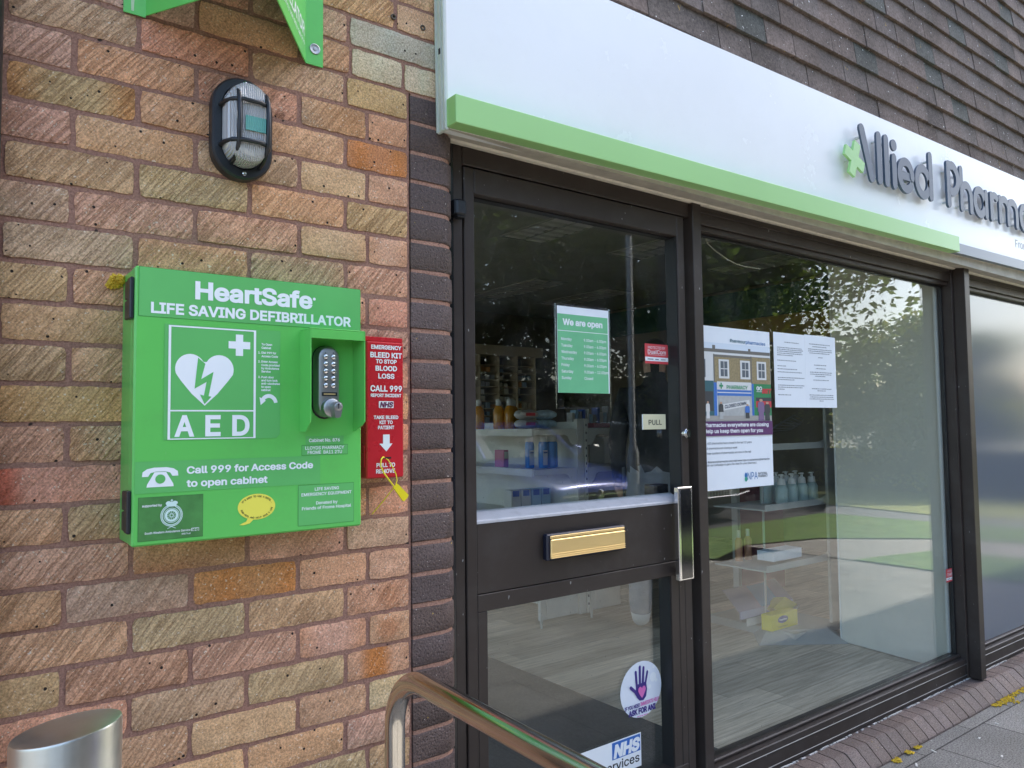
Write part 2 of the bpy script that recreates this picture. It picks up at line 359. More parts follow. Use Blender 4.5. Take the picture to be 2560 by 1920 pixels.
    def build(s, name, mats, parent=None, smooth=None, origin=None):
        if not isinstance(mats, (list, tuple)): mats = [mats]
        if parent is not None: o0 = wloc(parent)
        elif origin is not None: o0 = Vector(origin)
        else:
            xs = [v[0] for v in s.v]; ys = [v[1] for v in s.v]; zs = [v[2] for v in s.v]
            o0 = Vector(((min(xs)+max(xs))/2, (min(ys)+max(ys))/2, min(zs)))
        me = bpy.data.meshes.new(name); me.from_pydata([tuple(Vector(v)-o0) for v in s.v], [], s.f)
        for m in mats: me.materials.append(m)
        if len(mats) > 1: me.polygons.foreach_set('material_index', s.m)
        for nm, data in (('Col', s.c), ('Var', s.d)):
            if data is not None:
                at = me.color_attributes.new(nm, 'FLOAT_COLOR', 'POINT')
                at.data.foreach_set('color', [q for c in data for q in (*c, 1.)])
        me.validate()
        import bmesh
        bm = bmesh.new(); bm.from_mesh(me); bmesh.ops.recalc_face_normals(bm, faces=bm.faces); bm.to_mesh(me); bm.free()
        if smooth is not None:
            me.polygons.foreach_set('use_smooth', [True]*len(me.polygons))
            try: me.set_sharp_from_angle(angle=R(smooth))
            except Exception: pass
        o = bpy.data.objects.new(name, me); COL.objects.link(o)
        if parent is not None: o.parent = parent
        else: o.location = o0
        ORI[o.name] = o0
        return o
ORI = {}
def wloc(o): return ORI[o.name]
def tag(o, label=None, cat=None, group=None, kind=None):
    if label: o['label'] = label
    if cat: o['category'] = cat
    if group: o['group'] = group
    if kind: o['kind'] = kind
    return o
def thing(name, label, cat, loc, group=None):
    o = bpy.data.objects.new(name, None); COL.objects.link(o); o.location = loc; ORI[o.name] = Vector(loc); o.empty_display_size = .1
    return tag(o, label, cat, group)
def copy_tree(o, parent=None):
    c = o.copy(); COL.objects.link(c); ORI[c.name] = ORI[o.name].copy()
    if parent is not None: c.parent = parent
    for ch in [x for x in bpy.data.objects if x.parent == o]: copy_tree(ch, c)
    return c

# ------------------------------------------------------------------ lettering
def font():
    for base in (bpy.utils.resource_path('LOCAL'), bpy.utils.resource_path('SYSTEM')):
        p = os.path.join(base or '', 'datafiles', 'fonts', 'Inter.woff2')
        if os.path.exists(p):
            try: return bpy.data.fonts.load(p)
            except Exception: pass
    return None
FONT = font(); TCACHE = {}
def glyphs(s, bold, res):
    """outline of a line of type, each contour filled on its own (variable fonts overlap theirs), pushed out by bold"""
    k = (s, bold, res)
    if k in TCACHE: return TCACHE[k]
    cu = bpy.data.curves.new('t', 'FONT'); cu.body = s; cu.size = 1.; cu.resolution_u = res
    if FONT: cu.font = FONT
    o = bpy.data.objects.new('t', cu); COL.objects.link(o)
    dg = bpy.context.evaluated_depsgraph_get(); cv = o.evaluated_get(dg).to_curve(dg)
    loops = []
    for sp in cv.splines:
        P = []; bp = sp.bezier_points; n = len(bp)
        if n < 2: continue
        for i in range(n):
            p, q = bp[i], bp[(i+1) % n]
            straight = (p.co-p.handle_right).length < 1e-6 and (q.co-q.handle_left).length < 1e-6 or abs((q.co-p.co).normalized().cross((p.handle_right-p.co)).length)+abs((q.co-p.co).normalized().cross((q.handle_left-q.co)).length) < 1e-5
            m_ = 1 if straight else res+1
            for t in range(m_):
                t /= m_; u = 1-t; P.append(p.co*u**3+p.handle_right*3*u*u*t+q.handle_left*3*u*t*t+q.co*t**3)
        Q = []
        for p in P:
            if not Q or (p-Q[-1]).length > 1e-5: Q.append(p)
        if len(Q) > 2: loops.append([(p.x, p.y) for p in Q])
    bpy.data.objects.remove(o); bpy.data.curves.remove(cu)
    def area(P): return sum(P[i-1][0]*P[i][1]-P[i][0]*P[i-1][1] for i in range(len(P)))/2
    ars = [area(P) for P in loops]; big = max(range(len(loops)), key=lambda i: abs(ars[i])) if loops else 0
    sg = math.copysign(1, ars[big]) if loops else 1
    def push(P):
        n = len(P); out = []
        for i in range(n):
            ax, ay = P[i][0]-P[i-1][0], P[i][1]-P[i-1][1]; bx_, by_ = P[(i+1) % n][0]-P[i][0], P[(i+1) % n][1]-P[i][1]
            la, lb = math.hypot(ax, ay) or 1, math.hypot(bx_, by_) or 1
            n1, n2 = (ay/la*sg, -ax/la*sg), (by_/lb*sg, -bx_/lb*sg); mx, my = n1[0]+n2[0], n1[1]+n2[1]; l_ = math.hypot(mx, my)
            if l_ < .3: out.append(P[i]); continue
            mx, my = mx/l_, my/l_; q = max(.55, mx*n1[0]+my*n1[1]); out.append((P[i][0]+mx*bold/q, P[i][1]+my*bold/q))
        return out
    from mathutils.geometry import delaunay_2d_cdt
    V, F = [], []; loops = [push(P) for P in loops]
    bb = sorted((min(p[0] for p in P), max(p[0] for p in P), P) for P in loops); groups = []
    for lo, hi, P in bb:
        if groups and lo < groups[-1][0]: groups[-1][1].append(P); groups[-1][0] = max(groups[-1][0], hi)
        else: groups.append([hi, [P]])
    for _, Ls in groups:
        vs, es = [], []
        for P in Ls:
            o_ = len(vs); vs += [Vector(p) for p in P]; es += [(o_+i, o_+(i+1) % len(P)) for i in range(len(P))]
        rv, re_, rf = delaunay_2d_cdt(vs, es, [], 0, 1e-6)[:3]
        base = len(V); V += [(p.x, p.y, 0.) for p in rv]
        for f in rf:
            cx = sum(rv[i].x for i in f)/len(f); cy = sum(rv[i].y for i in f)/len(f); wn = 0
            for P in Ls:
                for i in range(len(P)):
                    (x1, y1), (x2, y2) = P[i-1], P[i]
                    if (y1 > cy) != (y2 > cy) and cx < (x2-x1)*(cy-y1)/(y2-y1)+x1: wn += 1 if y2 > y1 else -1
            if wn: F.append(tuple(base+i for i in f))
    TCACHE[k] = (V, F); return V, F
def text(mb, s, x0, x1, z, h, y, mi=0, bold=.02, align='span', slant=0., dz=0., res=3):
    """s between x0 and x1 with its baseline at z and capitals h tall; dz raises the right end"""
    v, f = glyphs(s, bold, res)
    if not v: return
    a = min(p[0] for p in v); b = max(p[0] for p in v)
    hv = glyphs('H', bold, res)[0]; cap = max(p[1] for p in hv)
    k = h/cap; kx = (x1-x0)/(b-a) if align == 'span' else k
    xs = x0 if align in ('span', 'left') else (x0+x1)/2-(b-a)*kx/2 if align == 'mid' else x1-(b-a)*kx
    pts = []
    for p in v:
        X = xs+(p[0]-a)*kx+slant*p[1]*k; pts.append((X, y-p[2], z+p[1]*k+dz*(X-x0)/max(1e-6, x1-x0)))
    mb.add(pts, f, mi)
def arc_text(mb, s, cx, cz, rx, rz, a0, a1, h, y, mi, inward=False):
    n = len(s); cap = max(p[1] for p in glyphs('H', .02, 2)[0]); k = h/cap
    for i, ch in enumerate(s):
        if ch == ' ': continue
        t = a0+(a1-a0)*(i+.5)/n; px, pz = cx+rx*math.cos(t), cz+rz*math.sin(t)
        tx, tz = -rx*math.sin(t), rz*math.cos(t); q = math.hypot(tx, tz); tx, tz = tx/q, tz/q
        if a1 < a0: tx, tz = -tx, -tz
        nx, nz = -tz, tx
        v, f = glyphs(ch, .02, 2); w_ = (max(p[0] for p in v)+min(p[0] for p in v))/2
        mb.add([(px+(p[0]-w_)*k*tx*.9+p[1]*k*nx, y, pz+(p[0]-w_)*k*tz*.9+p[1]*k*nz) for p in v], f, mi)
def lines(mb, rows, x0, x1, y, mi, hh):     # unreadably small print: thin broken bars
    for z, fr in rows:
        x = x0
        while x < x0+(x1-x0)*fr-.004:
            l_ = rnd.uniform(.004, .013); mb.rect(x, min(x+l_, x1), z, z+hh*rnd.uniform(.75, 1.), y, mi); x += l_+.0022
def ell(cx, cz, rx, rz, n=32, a0=0., a1=2*math.pi):
    k = n if abs(a1-a0-2*math.pi) < 1e-6 else n+1
    return [(cx+rx*math.cos(a0+(a1-a0)*i/n), cz+rz*math.sin(a0+(a1-a0)*i/n)) for i in range(k)]
def stroke(pts, wd, caps=6):                # outline of a round-ended pen stroke
    n = len(pts); Lf = []; Rt = []
    for i, p in enumerate(pts):
        a = pts[max(0, i-1)]; b = pts[min(n-1, i+1)]; tx, tz = b[0]-a[0], b[1]-a[1]; q = math.hypot(tx, tz) or 1; nx, nz = -tz/q*wd/2, tx/q*wd/2
        Lf.append((p[0]+nx, p[1]+nz)); Rt.append((p[0]-nx, p[1]-nz))
    def cap(p, frm, s_):
        a0 = math.atan2(frm[1]-p[1], frm[0]-p[0]); return [(p[0]+wd/2*math.cos(a0-s_*math.pi*k/caps), p[1]+wd/2*math.sin(a0-s_*math.pi*k/caps)) for k in range(1, caps)]
    return Lf+cap(pts[-1], Lf[-1], 1)+Rt[::-1]+cap(pts[0], Rt[0], 1)

# ================================================================== THE GROUND AND THE STREET
G = -2.18
def sheet(name, poly, z, mat):
    mb = MB(); mb.add([(x, y, z) for x, y in poly], [tuple(range(len(poly)))]); return tag(mb.build(name, mat, origin=(0, 0, z)), kind='structure')
ASPH = M('asphalt', (.06, .06, .062), .9, var=.3, vs=60, bmp=.3, bs=120, grime=.3, gs=1.5, gcol=(.1, .1, .095))
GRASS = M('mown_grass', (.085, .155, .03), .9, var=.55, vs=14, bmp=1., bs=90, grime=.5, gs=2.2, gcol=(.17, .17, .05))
GRASSL = M('sunlit_grass', (.20, .22, .06), .9, var=.5, vs=12, bmp=1., bs=90, grime=.5, gs=2.2, gcol=(.28, .25, .10))  # lighter copy of the mown grass, sunshine put into its colour
sheet('ground', [(-160, -160), (160, -160), (160, 160), (-160, 160)], G-.10, M('earth', (.12, .11, .08), .95, var=.3, vs=.6))
sheet('pavement', [(-9, -2.9), (6.15, -2.9), (6.2, -1.2), (6.2, .6), (-9, .6)], G, PAVE)
sheet('grass_patch', [(6.2, -2.1), (7.3, -1.85), (7.7, .4), (6.2, .4)], G+.012, GRASS)
sheet('footpath', [(6.15, -3.3), (7.2, -3.05), (8.2, -2.1), (9.2, .4), (7.7, .4), (7.3, -1.85), (6.2, -2.1)], G+.004, M('path', (.24, .225, .2), .9, var=.2, vs=30, bmp=.3))
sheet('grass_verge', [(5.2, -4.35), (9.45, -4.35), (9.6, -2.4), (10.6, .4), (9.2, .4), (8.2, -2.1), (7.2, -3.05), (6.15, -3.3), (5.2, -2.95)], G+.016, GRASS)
sheet('path_strip', [(9.45, -4.35), (10.6, -4.95), (10.3, -3.2), (11.4, .4), (10.6, .4), (9.6, -2.4)], G+.006, M('path_grey', (.15, .15, .15), .9, var=.2, vs=30))
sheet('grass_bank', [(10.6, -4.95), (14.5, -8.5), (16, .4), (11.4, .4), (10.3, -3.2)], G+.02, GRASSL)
sheet('parking_road', [(-30, -11), (14.5, -11), (14.5, -8.5), (10.6, -4.95), (9.45, -4.35), (5.2, -4.35), (5.2, -2.95), (-30, -2.95)], G-.07, ASPH)
mb = MB(); mb.prismx([(-3.02, G-.07), (-2.9, G-.07), (-2.9, G+.004), (-3.01, G-.002)], -9, 5.2); mb.build('kerb_stones', M('kerb', (.32, .31, .29), .9, var=.2, vs=30)); tag(bpy.data.objects['kerb_stones'], kind='structure')

# ================================================================== THE SHOP BUILDING
bld = thing('pharmacy_building', 'brick and tile hung shop building with a dark framed glass front', 'building', (0, .3, G))
wall = MB(); PAL = [(.79, .49, .30), (.76, .465, .285), (.80, .52, .335), (.74, .465, .295), (.76, .505, .335), (.77, .46, .285), (.80, .475, .28)]
ORA, ORS, RBR, PALE = (.68, .31, .115), (.70, .27, .07), (.42, .17, .08), (.74, .63, .46)
WHB = (.50, .50, .44)
SPECIAL = {(1, -.2): ('o', .55), (2, -.08): ('s', .9), (2, -.73): ('e', .75), (3, -.62): ('o', .35), (15, -.39): ('s', .85), (14, -.5): ('r', .8), (18, -.08): ('p', .9),
           (16, -.08): ('h', .6), (17, -.06): ('h', .7), (12, -.73): ('l', .8), (5, -.78): ('w', .6), (4, -.6): ('w', .5), (-2, -.04): ('W', 1), (-1, -.08): ('V', 1), (-1, .03): ('V', 1), (7, -.5): ('d', .5), (13, -.6): ('d', .4), (11, -.73): ('w', .3), (20, -.06): ('w', .4), (19, -.05): ('w', .5)}
def lerp(a, b, t): return tuple(a[i]+(b[i]-a[i])*t for i in range(3))
def sm(a, b, x): t = max(0, min(1, (x-a)/(b-a))); return t*t*(3-2*t)
def brick(x0, x1, z0, z1, row, fine):
    cx = (x0+x1)/2; rr = random.Random(int(row*991+round(cx*1000)*7+50000))
    base = lerp(rr.choice(PAL), rr.choice(PAL), rr.random()); base = tuple(c*rr.uniform(.88, 1.1) for c in base)
    flash, typ, amt = base, '', 0
    for (rw, sx), v in SPECIAL.items():
        if rw == row and x0 <= sx <= x1: typ, amt = v
    if not typ and rr.random() < .12: typ, amt = rr.choice('oewe'), rr.uniform(.15, .4)
    flash = {'o': ORA, 's': ORS, 'e': ORA, 'r': RBR, 'p': ORS, 'h': (.66, .30, .15), 'l': (.60, .14, .08), 'w': PALE, 'W': (.60, .60, .50), 'V': (.76, .70, .50), 'd': (.40, .27, .17)}.get(typ, base)
    px, pz = rr.uniform(x0, x1), rr.uniform(z0, z1); ph = rr.uniform(0, 6)
    if fine: nx, nz = max(4, int((x1-x0)/.014)), 5
    else: nx, nz = 3, 2
    y0 = rr.uniform(-.0018, .0018); tl = rr.uniform(-.006, .006)
    V = []; C = []; ed = .0022
    for j in range(nz+1):
        for i in range(nx+1):
            brd = i in (0, nx) or j in (0, nz)
            x = x0+(x1-x0)*i/nx; z = z0+(z1-z0)*j/nz; y = y0+tl*(x-cx)
            if fine:
                jt = .0013 if brd else 0
                x += rr.uniform(-jt, jt); z += rr.uniform(-jt, jt); y += rr.uniform(-.0004, .0004)
                if (i in (0, nx)) and (j in (0, nz)): x += (cx-x)*.02; z += ((z0+z1)/2-z)*.05
            if brd: y += .0022
            V.append((x, y, z))
            u = (x-x0)/(x1-x0)
            if typ == 'e': t = max(sm(.35, .0, u), sm(.62, .95, u))
            elif typ == 'p': t = sm(.3, .1, abs(u-.45))
            elif typ == 'h': t = sm(.045, .012, math.hypot(x-(-.06 if row == 17 else -.055), z-(z0+z1)/2))
            elif typ == 'l': t = sm(.2, .08, u)
            elif typ in 'sWV' and typ: t = 1-.25*abs(math.sin(u*5+ph))
            else: t = .5+.5*math.sin(u*3.2+ph)*math.cos((z-z0)*30+ph)
            g = 1+.10*math.sin(u*4.1+ph*2)*math.cos((z-z0)*40)
            C.append(tuple(q*g for q in lerp(base, flash, t*amt)))
    F = [(j*(nx+1)+i, j*(nx+1)+i+1, (j+1)*(nx+1)+i+1, (j+1)*(nx+1)+i) for j in range(nz) for i in range(nx)]
    ring = [i for i in range(nx+1)]+[(j*(nx+1)+nx) for j in range(1, nz+1)]+[nz*(nx+1)+i for i in range(nx-1, -1, -1)]+[j*(nx+1) for j in range(nz-1, 0, -1)]
    o = len(V)
    for k in ring: x, y, z = V[k]; V.append((x, .03, z)); C.append(C[k])
    n = len(ring); F += [(ring[k], o+k, o+(k+1) % n, ring[(k+1) % n]) for k in range(n)]
    st = .15 if typ in 'WV' and typ else rr.choice([.25, .5, .8, 1., .7]) if rr.random() < .85 else .1
    if typ in ('s', 'r') and typ: st *= .4
    if x0 < -.7: st = min(1, st+.35)
    wall.add(V, F, 0, C, (st, rr.random(), rr.random()))
for row in range(-38, 29):
    z1 = -.075*row-.005; z0 = z1-.065
    if row >= 0: js = [0.0, -.168] if row % 2 == 0 else [0.0, -.112, -.281]
    elif row == -1: js = [.092, -.012, -.155, -.281]
    elif row == -2: js = [.092, -.16, -.393]
    elif row == -3: js = [.092, -.033, -.258]
    else: js = [.10, .057 if row % 2 else -.055]
    while js[-1] > -2.4: js.append(js[-1]-.225)
    for a, b in zip(js[1:], js[:-1]):
        g = .005; fine = -4 <= row <= 22 and a > -1.0
        brick(a+g, b-g+(.002 if b == 0 else 0), z0, z1, row, fine)
def plate(x0, x1, y0, y1, z0, z1, mi): wall.box(x0, x1, y0, y1, z0, z1, 0, mi)
plate(-2.6, .004, .0042, .10, G-.1, 0.0, 1); plate(-2.6, .10, .0042, .10, 0.0, 2.86, 1)
wall.build('brick_wall', [BRICK, MORTAR], bld)
# dark bullnose quoin
qn = MB(); pf = [(.006, .04), (.006, 0.)]+[(.095+.055*math.sin(a), .055-.055*math.cos(a)) for a in [i*math.pi/2/7 for i in range(8)]]+[(.15, .12)]
def loft(mb, prof, z0, z1, ins, mi, col, jit, rr):
    cx, cy = .07, .08; V = []; n = len(prof)
    for z, k in ((z0, ins), (z0+.003, 0), ((z0+z1)/2, -.0006), (z1-.003, 0), (z1, ins)):
        for x, y in prof:
            d = math.hypot(x-cx, y-cy) or 1; V.append((x+(cx-x)/d*k+rr.uniform(-jit, jit), y+(cy-y)/d*k+rr.uniform(-jit, jit), z+rr.uniform(-jit, jit)*1.4))
    F = [(k*n+i, k*n+i+1, (k+1)*n+i+1, (k+1)*n+i) for k in range(4) for i in range(n-1)]+[tuple(range(n)), tuple(4*n+i for i in range(n))]
    mb.add(V, F, mi, col)
for row in range(0, 29):
    rr = random.Random(row+400); z1 = -.075*row-.005; b = rr.uniform(.82, 1.12)
    loft(qn, pf, z1-.065, z1, .003, 0, lerp((.122*b, .09*b, .084*b), (.115*b, .08*b, .066*b), rr.random()), .0009, rr)
loft(qn, [(x+(.07-x)*.05, y+.0035) for x, y in pf], -2.19, 0., 0, 1, (1, 1, 1), 0, rnd)
qn.build('dark_brick_quoin', [DARKB, MORTAR2], bld, smooth=40)
# tile hanging
tl = MB()
for k in range(-1, 24):
    z = .560+.101*k; off = (k % 2)*.092+.035
    for i in range(-1, 62):
        rr = random.Random(k*211+i); x0 = i*.1825+off+rr.uniform(-.002, .002); x1 = x0+.1795
        if x0 < .02: x0 = .02
        if x1 < .08 or x0 > 11: continue
        b = rr.uniform(.8, 1.16); c = lerp((.20*b, .152*b, .130*b), (.175*b, .145*b, .13*b), rr.random())
        if rr.random() < .10: c = (.125, .125, .112)
        dy = rr.uniform(-.002, .002); t0, t1 = rr.uniform(-.0016, .0016), rr.uniform(-.0016, .0016)
        y = -.034+dy
        V = []
        for x, dz in ((x0, t0), (x1, t1)):
            V += [(x, y, z+dz+.002), (x, y+.003, z+dz), (x, y+.014, z+dz), (x, y+.036, z+.165), (x, y+.022, z+.165)]
        tl.add(V, [(0, 1, 2, 3, 4), (9, 8, 7, 6, 5)]+[(i_, (i_+1) % 5, 5+(i_+1) % 5, 5+i_) for i_ in range(5)], 0, c)
tl.build('tile_hanging', TILE, bld)
mb = MB(); mb.box(.10, 11, .012, .16, .02, 2.86); mb.box(-2.6, 11, -.02, 7.2, 2.86, 3.0); mb.box(-2.6, -2.45, .11, 7.2, G-.1, -1.7); mb.box(-2.6, -2.45, .11, 7.2, .45, 2.85); mb.box(-2.6, -2.45, .11, .9, -1.7, .45); mb.box(-2.6, -2.45, 5.9, 7.2, -1.7, .45); mb.box(10.8, 11, .17, 7.2, G-.1, 2.85)
mb.box(-2.44, 10.79, 7.0, 7.2, G-.1, -1.7); mb.box(-2.44, 10.79, 7.0, 7.2, .45, 2.85); mb.box(-2.44, -1.9, 7.0, 7.2, -1.7, .45); mb.box(2.4, 10.79, 7.0, 7.2, -1.7, .45); mb.build('roof', M('roof_shell', (.2, .17, .15), .9), bld)  # shell keeps openings for the added daylight windows
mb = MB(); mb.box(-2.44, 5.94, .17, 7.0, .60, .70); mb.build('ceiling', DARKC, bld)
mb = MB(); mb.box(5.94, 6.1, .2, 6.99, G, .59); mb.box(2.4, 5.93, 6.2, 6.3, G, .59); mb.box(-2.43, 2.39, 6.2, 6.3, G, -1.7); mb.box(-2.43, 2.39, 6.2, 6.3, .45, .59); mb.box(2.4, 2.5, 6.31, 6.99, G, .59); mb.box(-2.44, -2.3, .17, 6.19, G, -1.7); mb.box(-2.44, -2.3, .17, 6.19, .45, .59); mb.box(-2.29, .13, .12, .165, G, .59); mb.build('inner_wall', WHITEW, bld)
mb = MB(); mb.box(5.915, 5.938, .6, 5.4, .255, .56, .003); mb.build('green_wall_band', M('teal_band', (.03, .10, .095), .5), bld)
mb = MB(); mb.box(5.905, 5.938, .6, 3.6, -.02, .245, .003); mb.build('tan_wall_band', M('tan_band', (.42, .24, .06), .5, var=.15), bld)
# soffit
mb = MB(); mb.prismx([(-.036, .0), (-.036, -.083), (.058, -.0695), (.058, .0)], .088, 11); mb.build('soffit_board', CREAM, bld)
mb = MB(); mb.prismx([(.036, -.0705), (.058, -.0705), (.058, -.0775), (.044, -.0775)], .152, 11); mb.build('soffit_bead', M('cream_bead', (.66, .61, .5), .6, grime=.4, gs=20, gcol=(.2, .18, .15)), bld)
# sill of canted bricks on edge
sb = MB(); x = 1.20
for i in range(125):
    rr = random.Random(i+77); b = rr.uniform(.85, 1.25); x1 = x+.0715
    d = [rr.uniform(-.0012, .0012) for _ in range(4)]
    pr = [(.10, -2.125), (.10, -2.1085), (-.010+d[0], -2.1105+d[1]), (-.020+d[0], -2.1145+d[1]), (-.073+d[2], -2.163), (-.0785+d[2], -2.171), (-.0785+d[2], -2.20), (.10, -2.20)]
    V = [(xx, y, z) for xx in (x, x1) for y, z in pr]; n = len(pr)
    vv = []
    for q, (xx, y, z) in enumerate(V): vv.append((xx, y, z))
    sb.add(vv, [tuple(range(n)), tuple(range(2*n-1, n-1, -1))]+[(i_, (i_+1) % n, n+(i_+1) % n, n+i_) for i_ in range(n)], 0, lerp((.185*b, .15*b, .132*b), (.19*b, .147*b, .12*b), rr.random()))
    x += .0772
sb.prismx([(.09, -2.13), (.09, -2.113), (-.012, -2.115), (-.068, -2.166), (-.074, -2.2), (.09, -2.2)], 1.19, 10.8, 1, (1, 1, 1))
sb.build('brick_sill', [DARKB, M('sill_joint', (.05, .042, .04), .95)], bld)
mb = MB(); 
for i in range(150):
    xx = rnd.uniform(1.25, 3.6); mb.box(xx, xx+rnd.uniform(.006, .03), .054, .0605, -2.110, -2.1075+rnd.uniform(.001, .004), .001)
tag(mb.build('sill_mortar', M('white_mortar_crumbs', (.55, .52, .48), .9), bld), kind='stuff')
# frame of the shopfront
fr = MB()
fr.box(.151, .172, .060, .14, -2.17, -.066, .002, 1); fr.box(.172, .203, .063, .14, -2.17, -.066, .002)
fr.box(.151, .172, .0615, .0635, -2.16, -.07, 0, 1)
fr.box(.2035, 1.142, .060, .14, -.126, -.066, .002)                       # head over the door
fr.box(.2035, 1.142, .082, .138, -.132, -.1265, .001, 1)
fr.box(1.1425, 1.188, .045, .15, -2.10, -.064, .002)                       # post between door and window
for x0, x1 in ((1.1925, 3.1495), (3.2405, 5.05), (5.14, 10.5)):
    fr.box(x0, x1, .060, .14, -.140, -.066, .002); fr.box(x0, x1, .073, .139, -.158, -.1405, .0015)   # head and bead
    fr.box(x0, x1, .052, .0595, -.101, -.097, .0005)
    fr.box(x0, x1, .060, .14, -2.103, -2.008, .003); fr.box(x0, x1, .085, .139, -2.0075, -1.994, .004)
    fr.box(x0, x1, .0575, .0597, -2.0365, -2.033, .0005, 2); fr.box(x0, x1, .0575, .0597, -2.088, -2.0845, .0005, 2)
for x0 in (3.15, 5.055):
    fr.box(x0+.018, x0+.074, .0, .0545, -2.104, -.0716, .002); fr.box(x0, x0+.09, .055, .15, -2.1035, -.064, .002)
fr.box(.2035, 1.142, .060, .16, -2.17, -2.098, .003, 2)                    # threshold
fr.build('shopfront_frame', [FRAME, FRAMED, ZINC], bld)
def pane(x0, x1, z0, z1, name, parent, y=.104, mat=GLASS):
    m_ = MB(); m_.box(x0, x1, y, y+.006, z0, z1); return m_.build(name, mat, parent)
win = MB(); win.box(1.196, 1.206, .1, .116, -1.992, -.160); win.box(3.136, 3.146, .1, .116, -1.992, -.160); win.box(1.2065, 3.1355, .1, .116, -.166, -.160)
window = win.build('window', RUBBER, bld); pane(1.199, 3.143, -1.993, -.161, 'window_glass', window)
def frost():
    m, N, L, P = nodes_of('frosted_film'); P.inputs['Base Color'].default_value = (.25, .28, .33, 1); P.inputs['Roughness'].default_value = .11; P.inputs['Specular IOR Level'].default_value = 1.; P.inputs['IOR'].default_value = 1.9
    t = N.new('ShaderNodeBsdfTranslucent'); t.inputs[0].default_value = (.75, .78, .8, 1); mx = N.new('ShaderNodeMixShader'); mx.inputs[0].default_value = .35
    L.new(P.outputs[0], mx.inputs[1]); L.new(t.outputs[0], mx.inputs[2]); L.new(mx.outputs[0], N['Material Output'].inputs[0]); return m
FROST = frost()
win = MB(); win.box(3.244, 3.252, .1, .116, -1.992, -.160, 0, 0); w2 = win.build('frosted_window', RUBBER, bld); pane(3.246, 5.05, -1.993, -.161, 'frosted_glass', w2, mat=FROST)
win = MB(); win.box(5.142, 5.15, .1, .116, -1.992, -.160, 0, 0); w3 = win.build('frosted_window', RUBBER, bld); pane(5.145, 10.5, -1.993, -.161, 'frosted_glass', w3, mat=FROST)
# door
dr = MB()
dr.box(.2065, .240, .060, .115, -2.09, -.131, .002); dr.box(1.076, 1.112, .060, .115, -2.09, -.131, .002)
dr.box(.2405, 1.0755, .060, .115, -.201, -.131, .002)
dr.box(.2405, 1.0755, .062, .116, -1.288, -1.103, .001); dr.prismx([(.061, -1.102), (.116, -1.102), (.116, -1.072), (.103, -1.077), (.064, -1.092), (.061, -1.096)], .2405, 1.0755, 1)
dr.box(.2405, 1.0755, .060, .116, -1.336, -1.2905, .0015); dr.box(.2405, .272, .0605, .115, -1.95, -1.3365, .0015); dr.box(1.009, 1.0755, .0605, .115, -1.95, -1.3365, .0015)
dr.box(.2405, 1.0755, .060, .115, -2.09, -1.9505, .002)
dr.box(1.0055, 1.0085, .064, .112, -1.95, -1.337, 0, 2); dr.box(.2725, .2755, .09, .112, -1.95, -1.337, 0, 2)
dr.box(1.0465, 1.048, .0595, .0603, -1.95, -1.34, 0, 2); dr.box(1.0725, 1.0752, .064, .112, -1.07, -.203, 0, 2); dr.box(.241, .2445, .085, .112, -1.07, -.203, 0, 2)
dr.box(.245, 1.072, .085, .112, -.2055, -.2015, 0, 2)
mb = MB(); mb.box(-1.9, 2.39, 7.08, 7.09, -1.7, .45); mb.build('added_rear_window', GLASS, bld); mb = MB(); mb.box(-2.53, -2.52, .9, 5.9, -1.7, .45); mb.build('added_side_window', GLASS, bld)  # unseen rear and side windows, added to let daylight into the shop
door = dr.build('door', [FRAME, M('bare_aluminium_bead', (.50, .49, .50), .45, spec=.5, grime=.3, gs=20), RUBBER], bld)
pane(.2415, 1.0745, -1.075, -.2015, 'door_glass', door); pane(.2735, 1.0078, -1.949, -1.337, 'door_glass', door)
mb = MB(); mb.box(.996, 1.066, .012, .03, -1.345, -1.045, .002, 1); mb.box(1.008, 1.059, .0105, .0118, -1.340, -1.050, .001, 0); mb.box(1.045, 1.085, .03, .0595, -1.075, -1.05, .003, 1); mb.box(1.045, 1.085, .03, .0595, -1.34, -1.315, .003, 1)
mb.build('pull_handle', [M('black_mirror', (.01, .01, .011), .09, spec=.8), CHROME], door)
mb = MB(); mb.box(.466, .782, .040, .0615, -1.224, -1.149, .004, 0); mb.box(.476, .774, .034, .0398, -1.2185, -1.164, .002, 1); mb.box(.476, .774, .036, .0399, -1.162, -1.154, .001, 1)
for z in (-1.166, -1.204, -1.210, -1.2155): mb.box(.476, .774, .0325, .0339, z-.0012, z, .0004, 1)
mb.build('letter_plate', [M('plate_black', (.012, .014, .03), .4), GOLD], door)
mb = MB(); mb.lathe([(.017, .060), (.017, .048), (.0155, .046), (.011, .046), (.011, .0445), (.0, .0445)], 1.094, -.872, 24, 0, 'y'); mb.box(1.0925, 1.0955, .0436, .0444, -.880, -.866, 0, 1)
mb.build('lock_cylinder', [CHROME, BLACK], door, smooth=35)
mb = MB(); mb.box(.995, 1.072, .118, .16, -1.094, -1.043, .003); mb.build('lock_case', FRAMED, door)

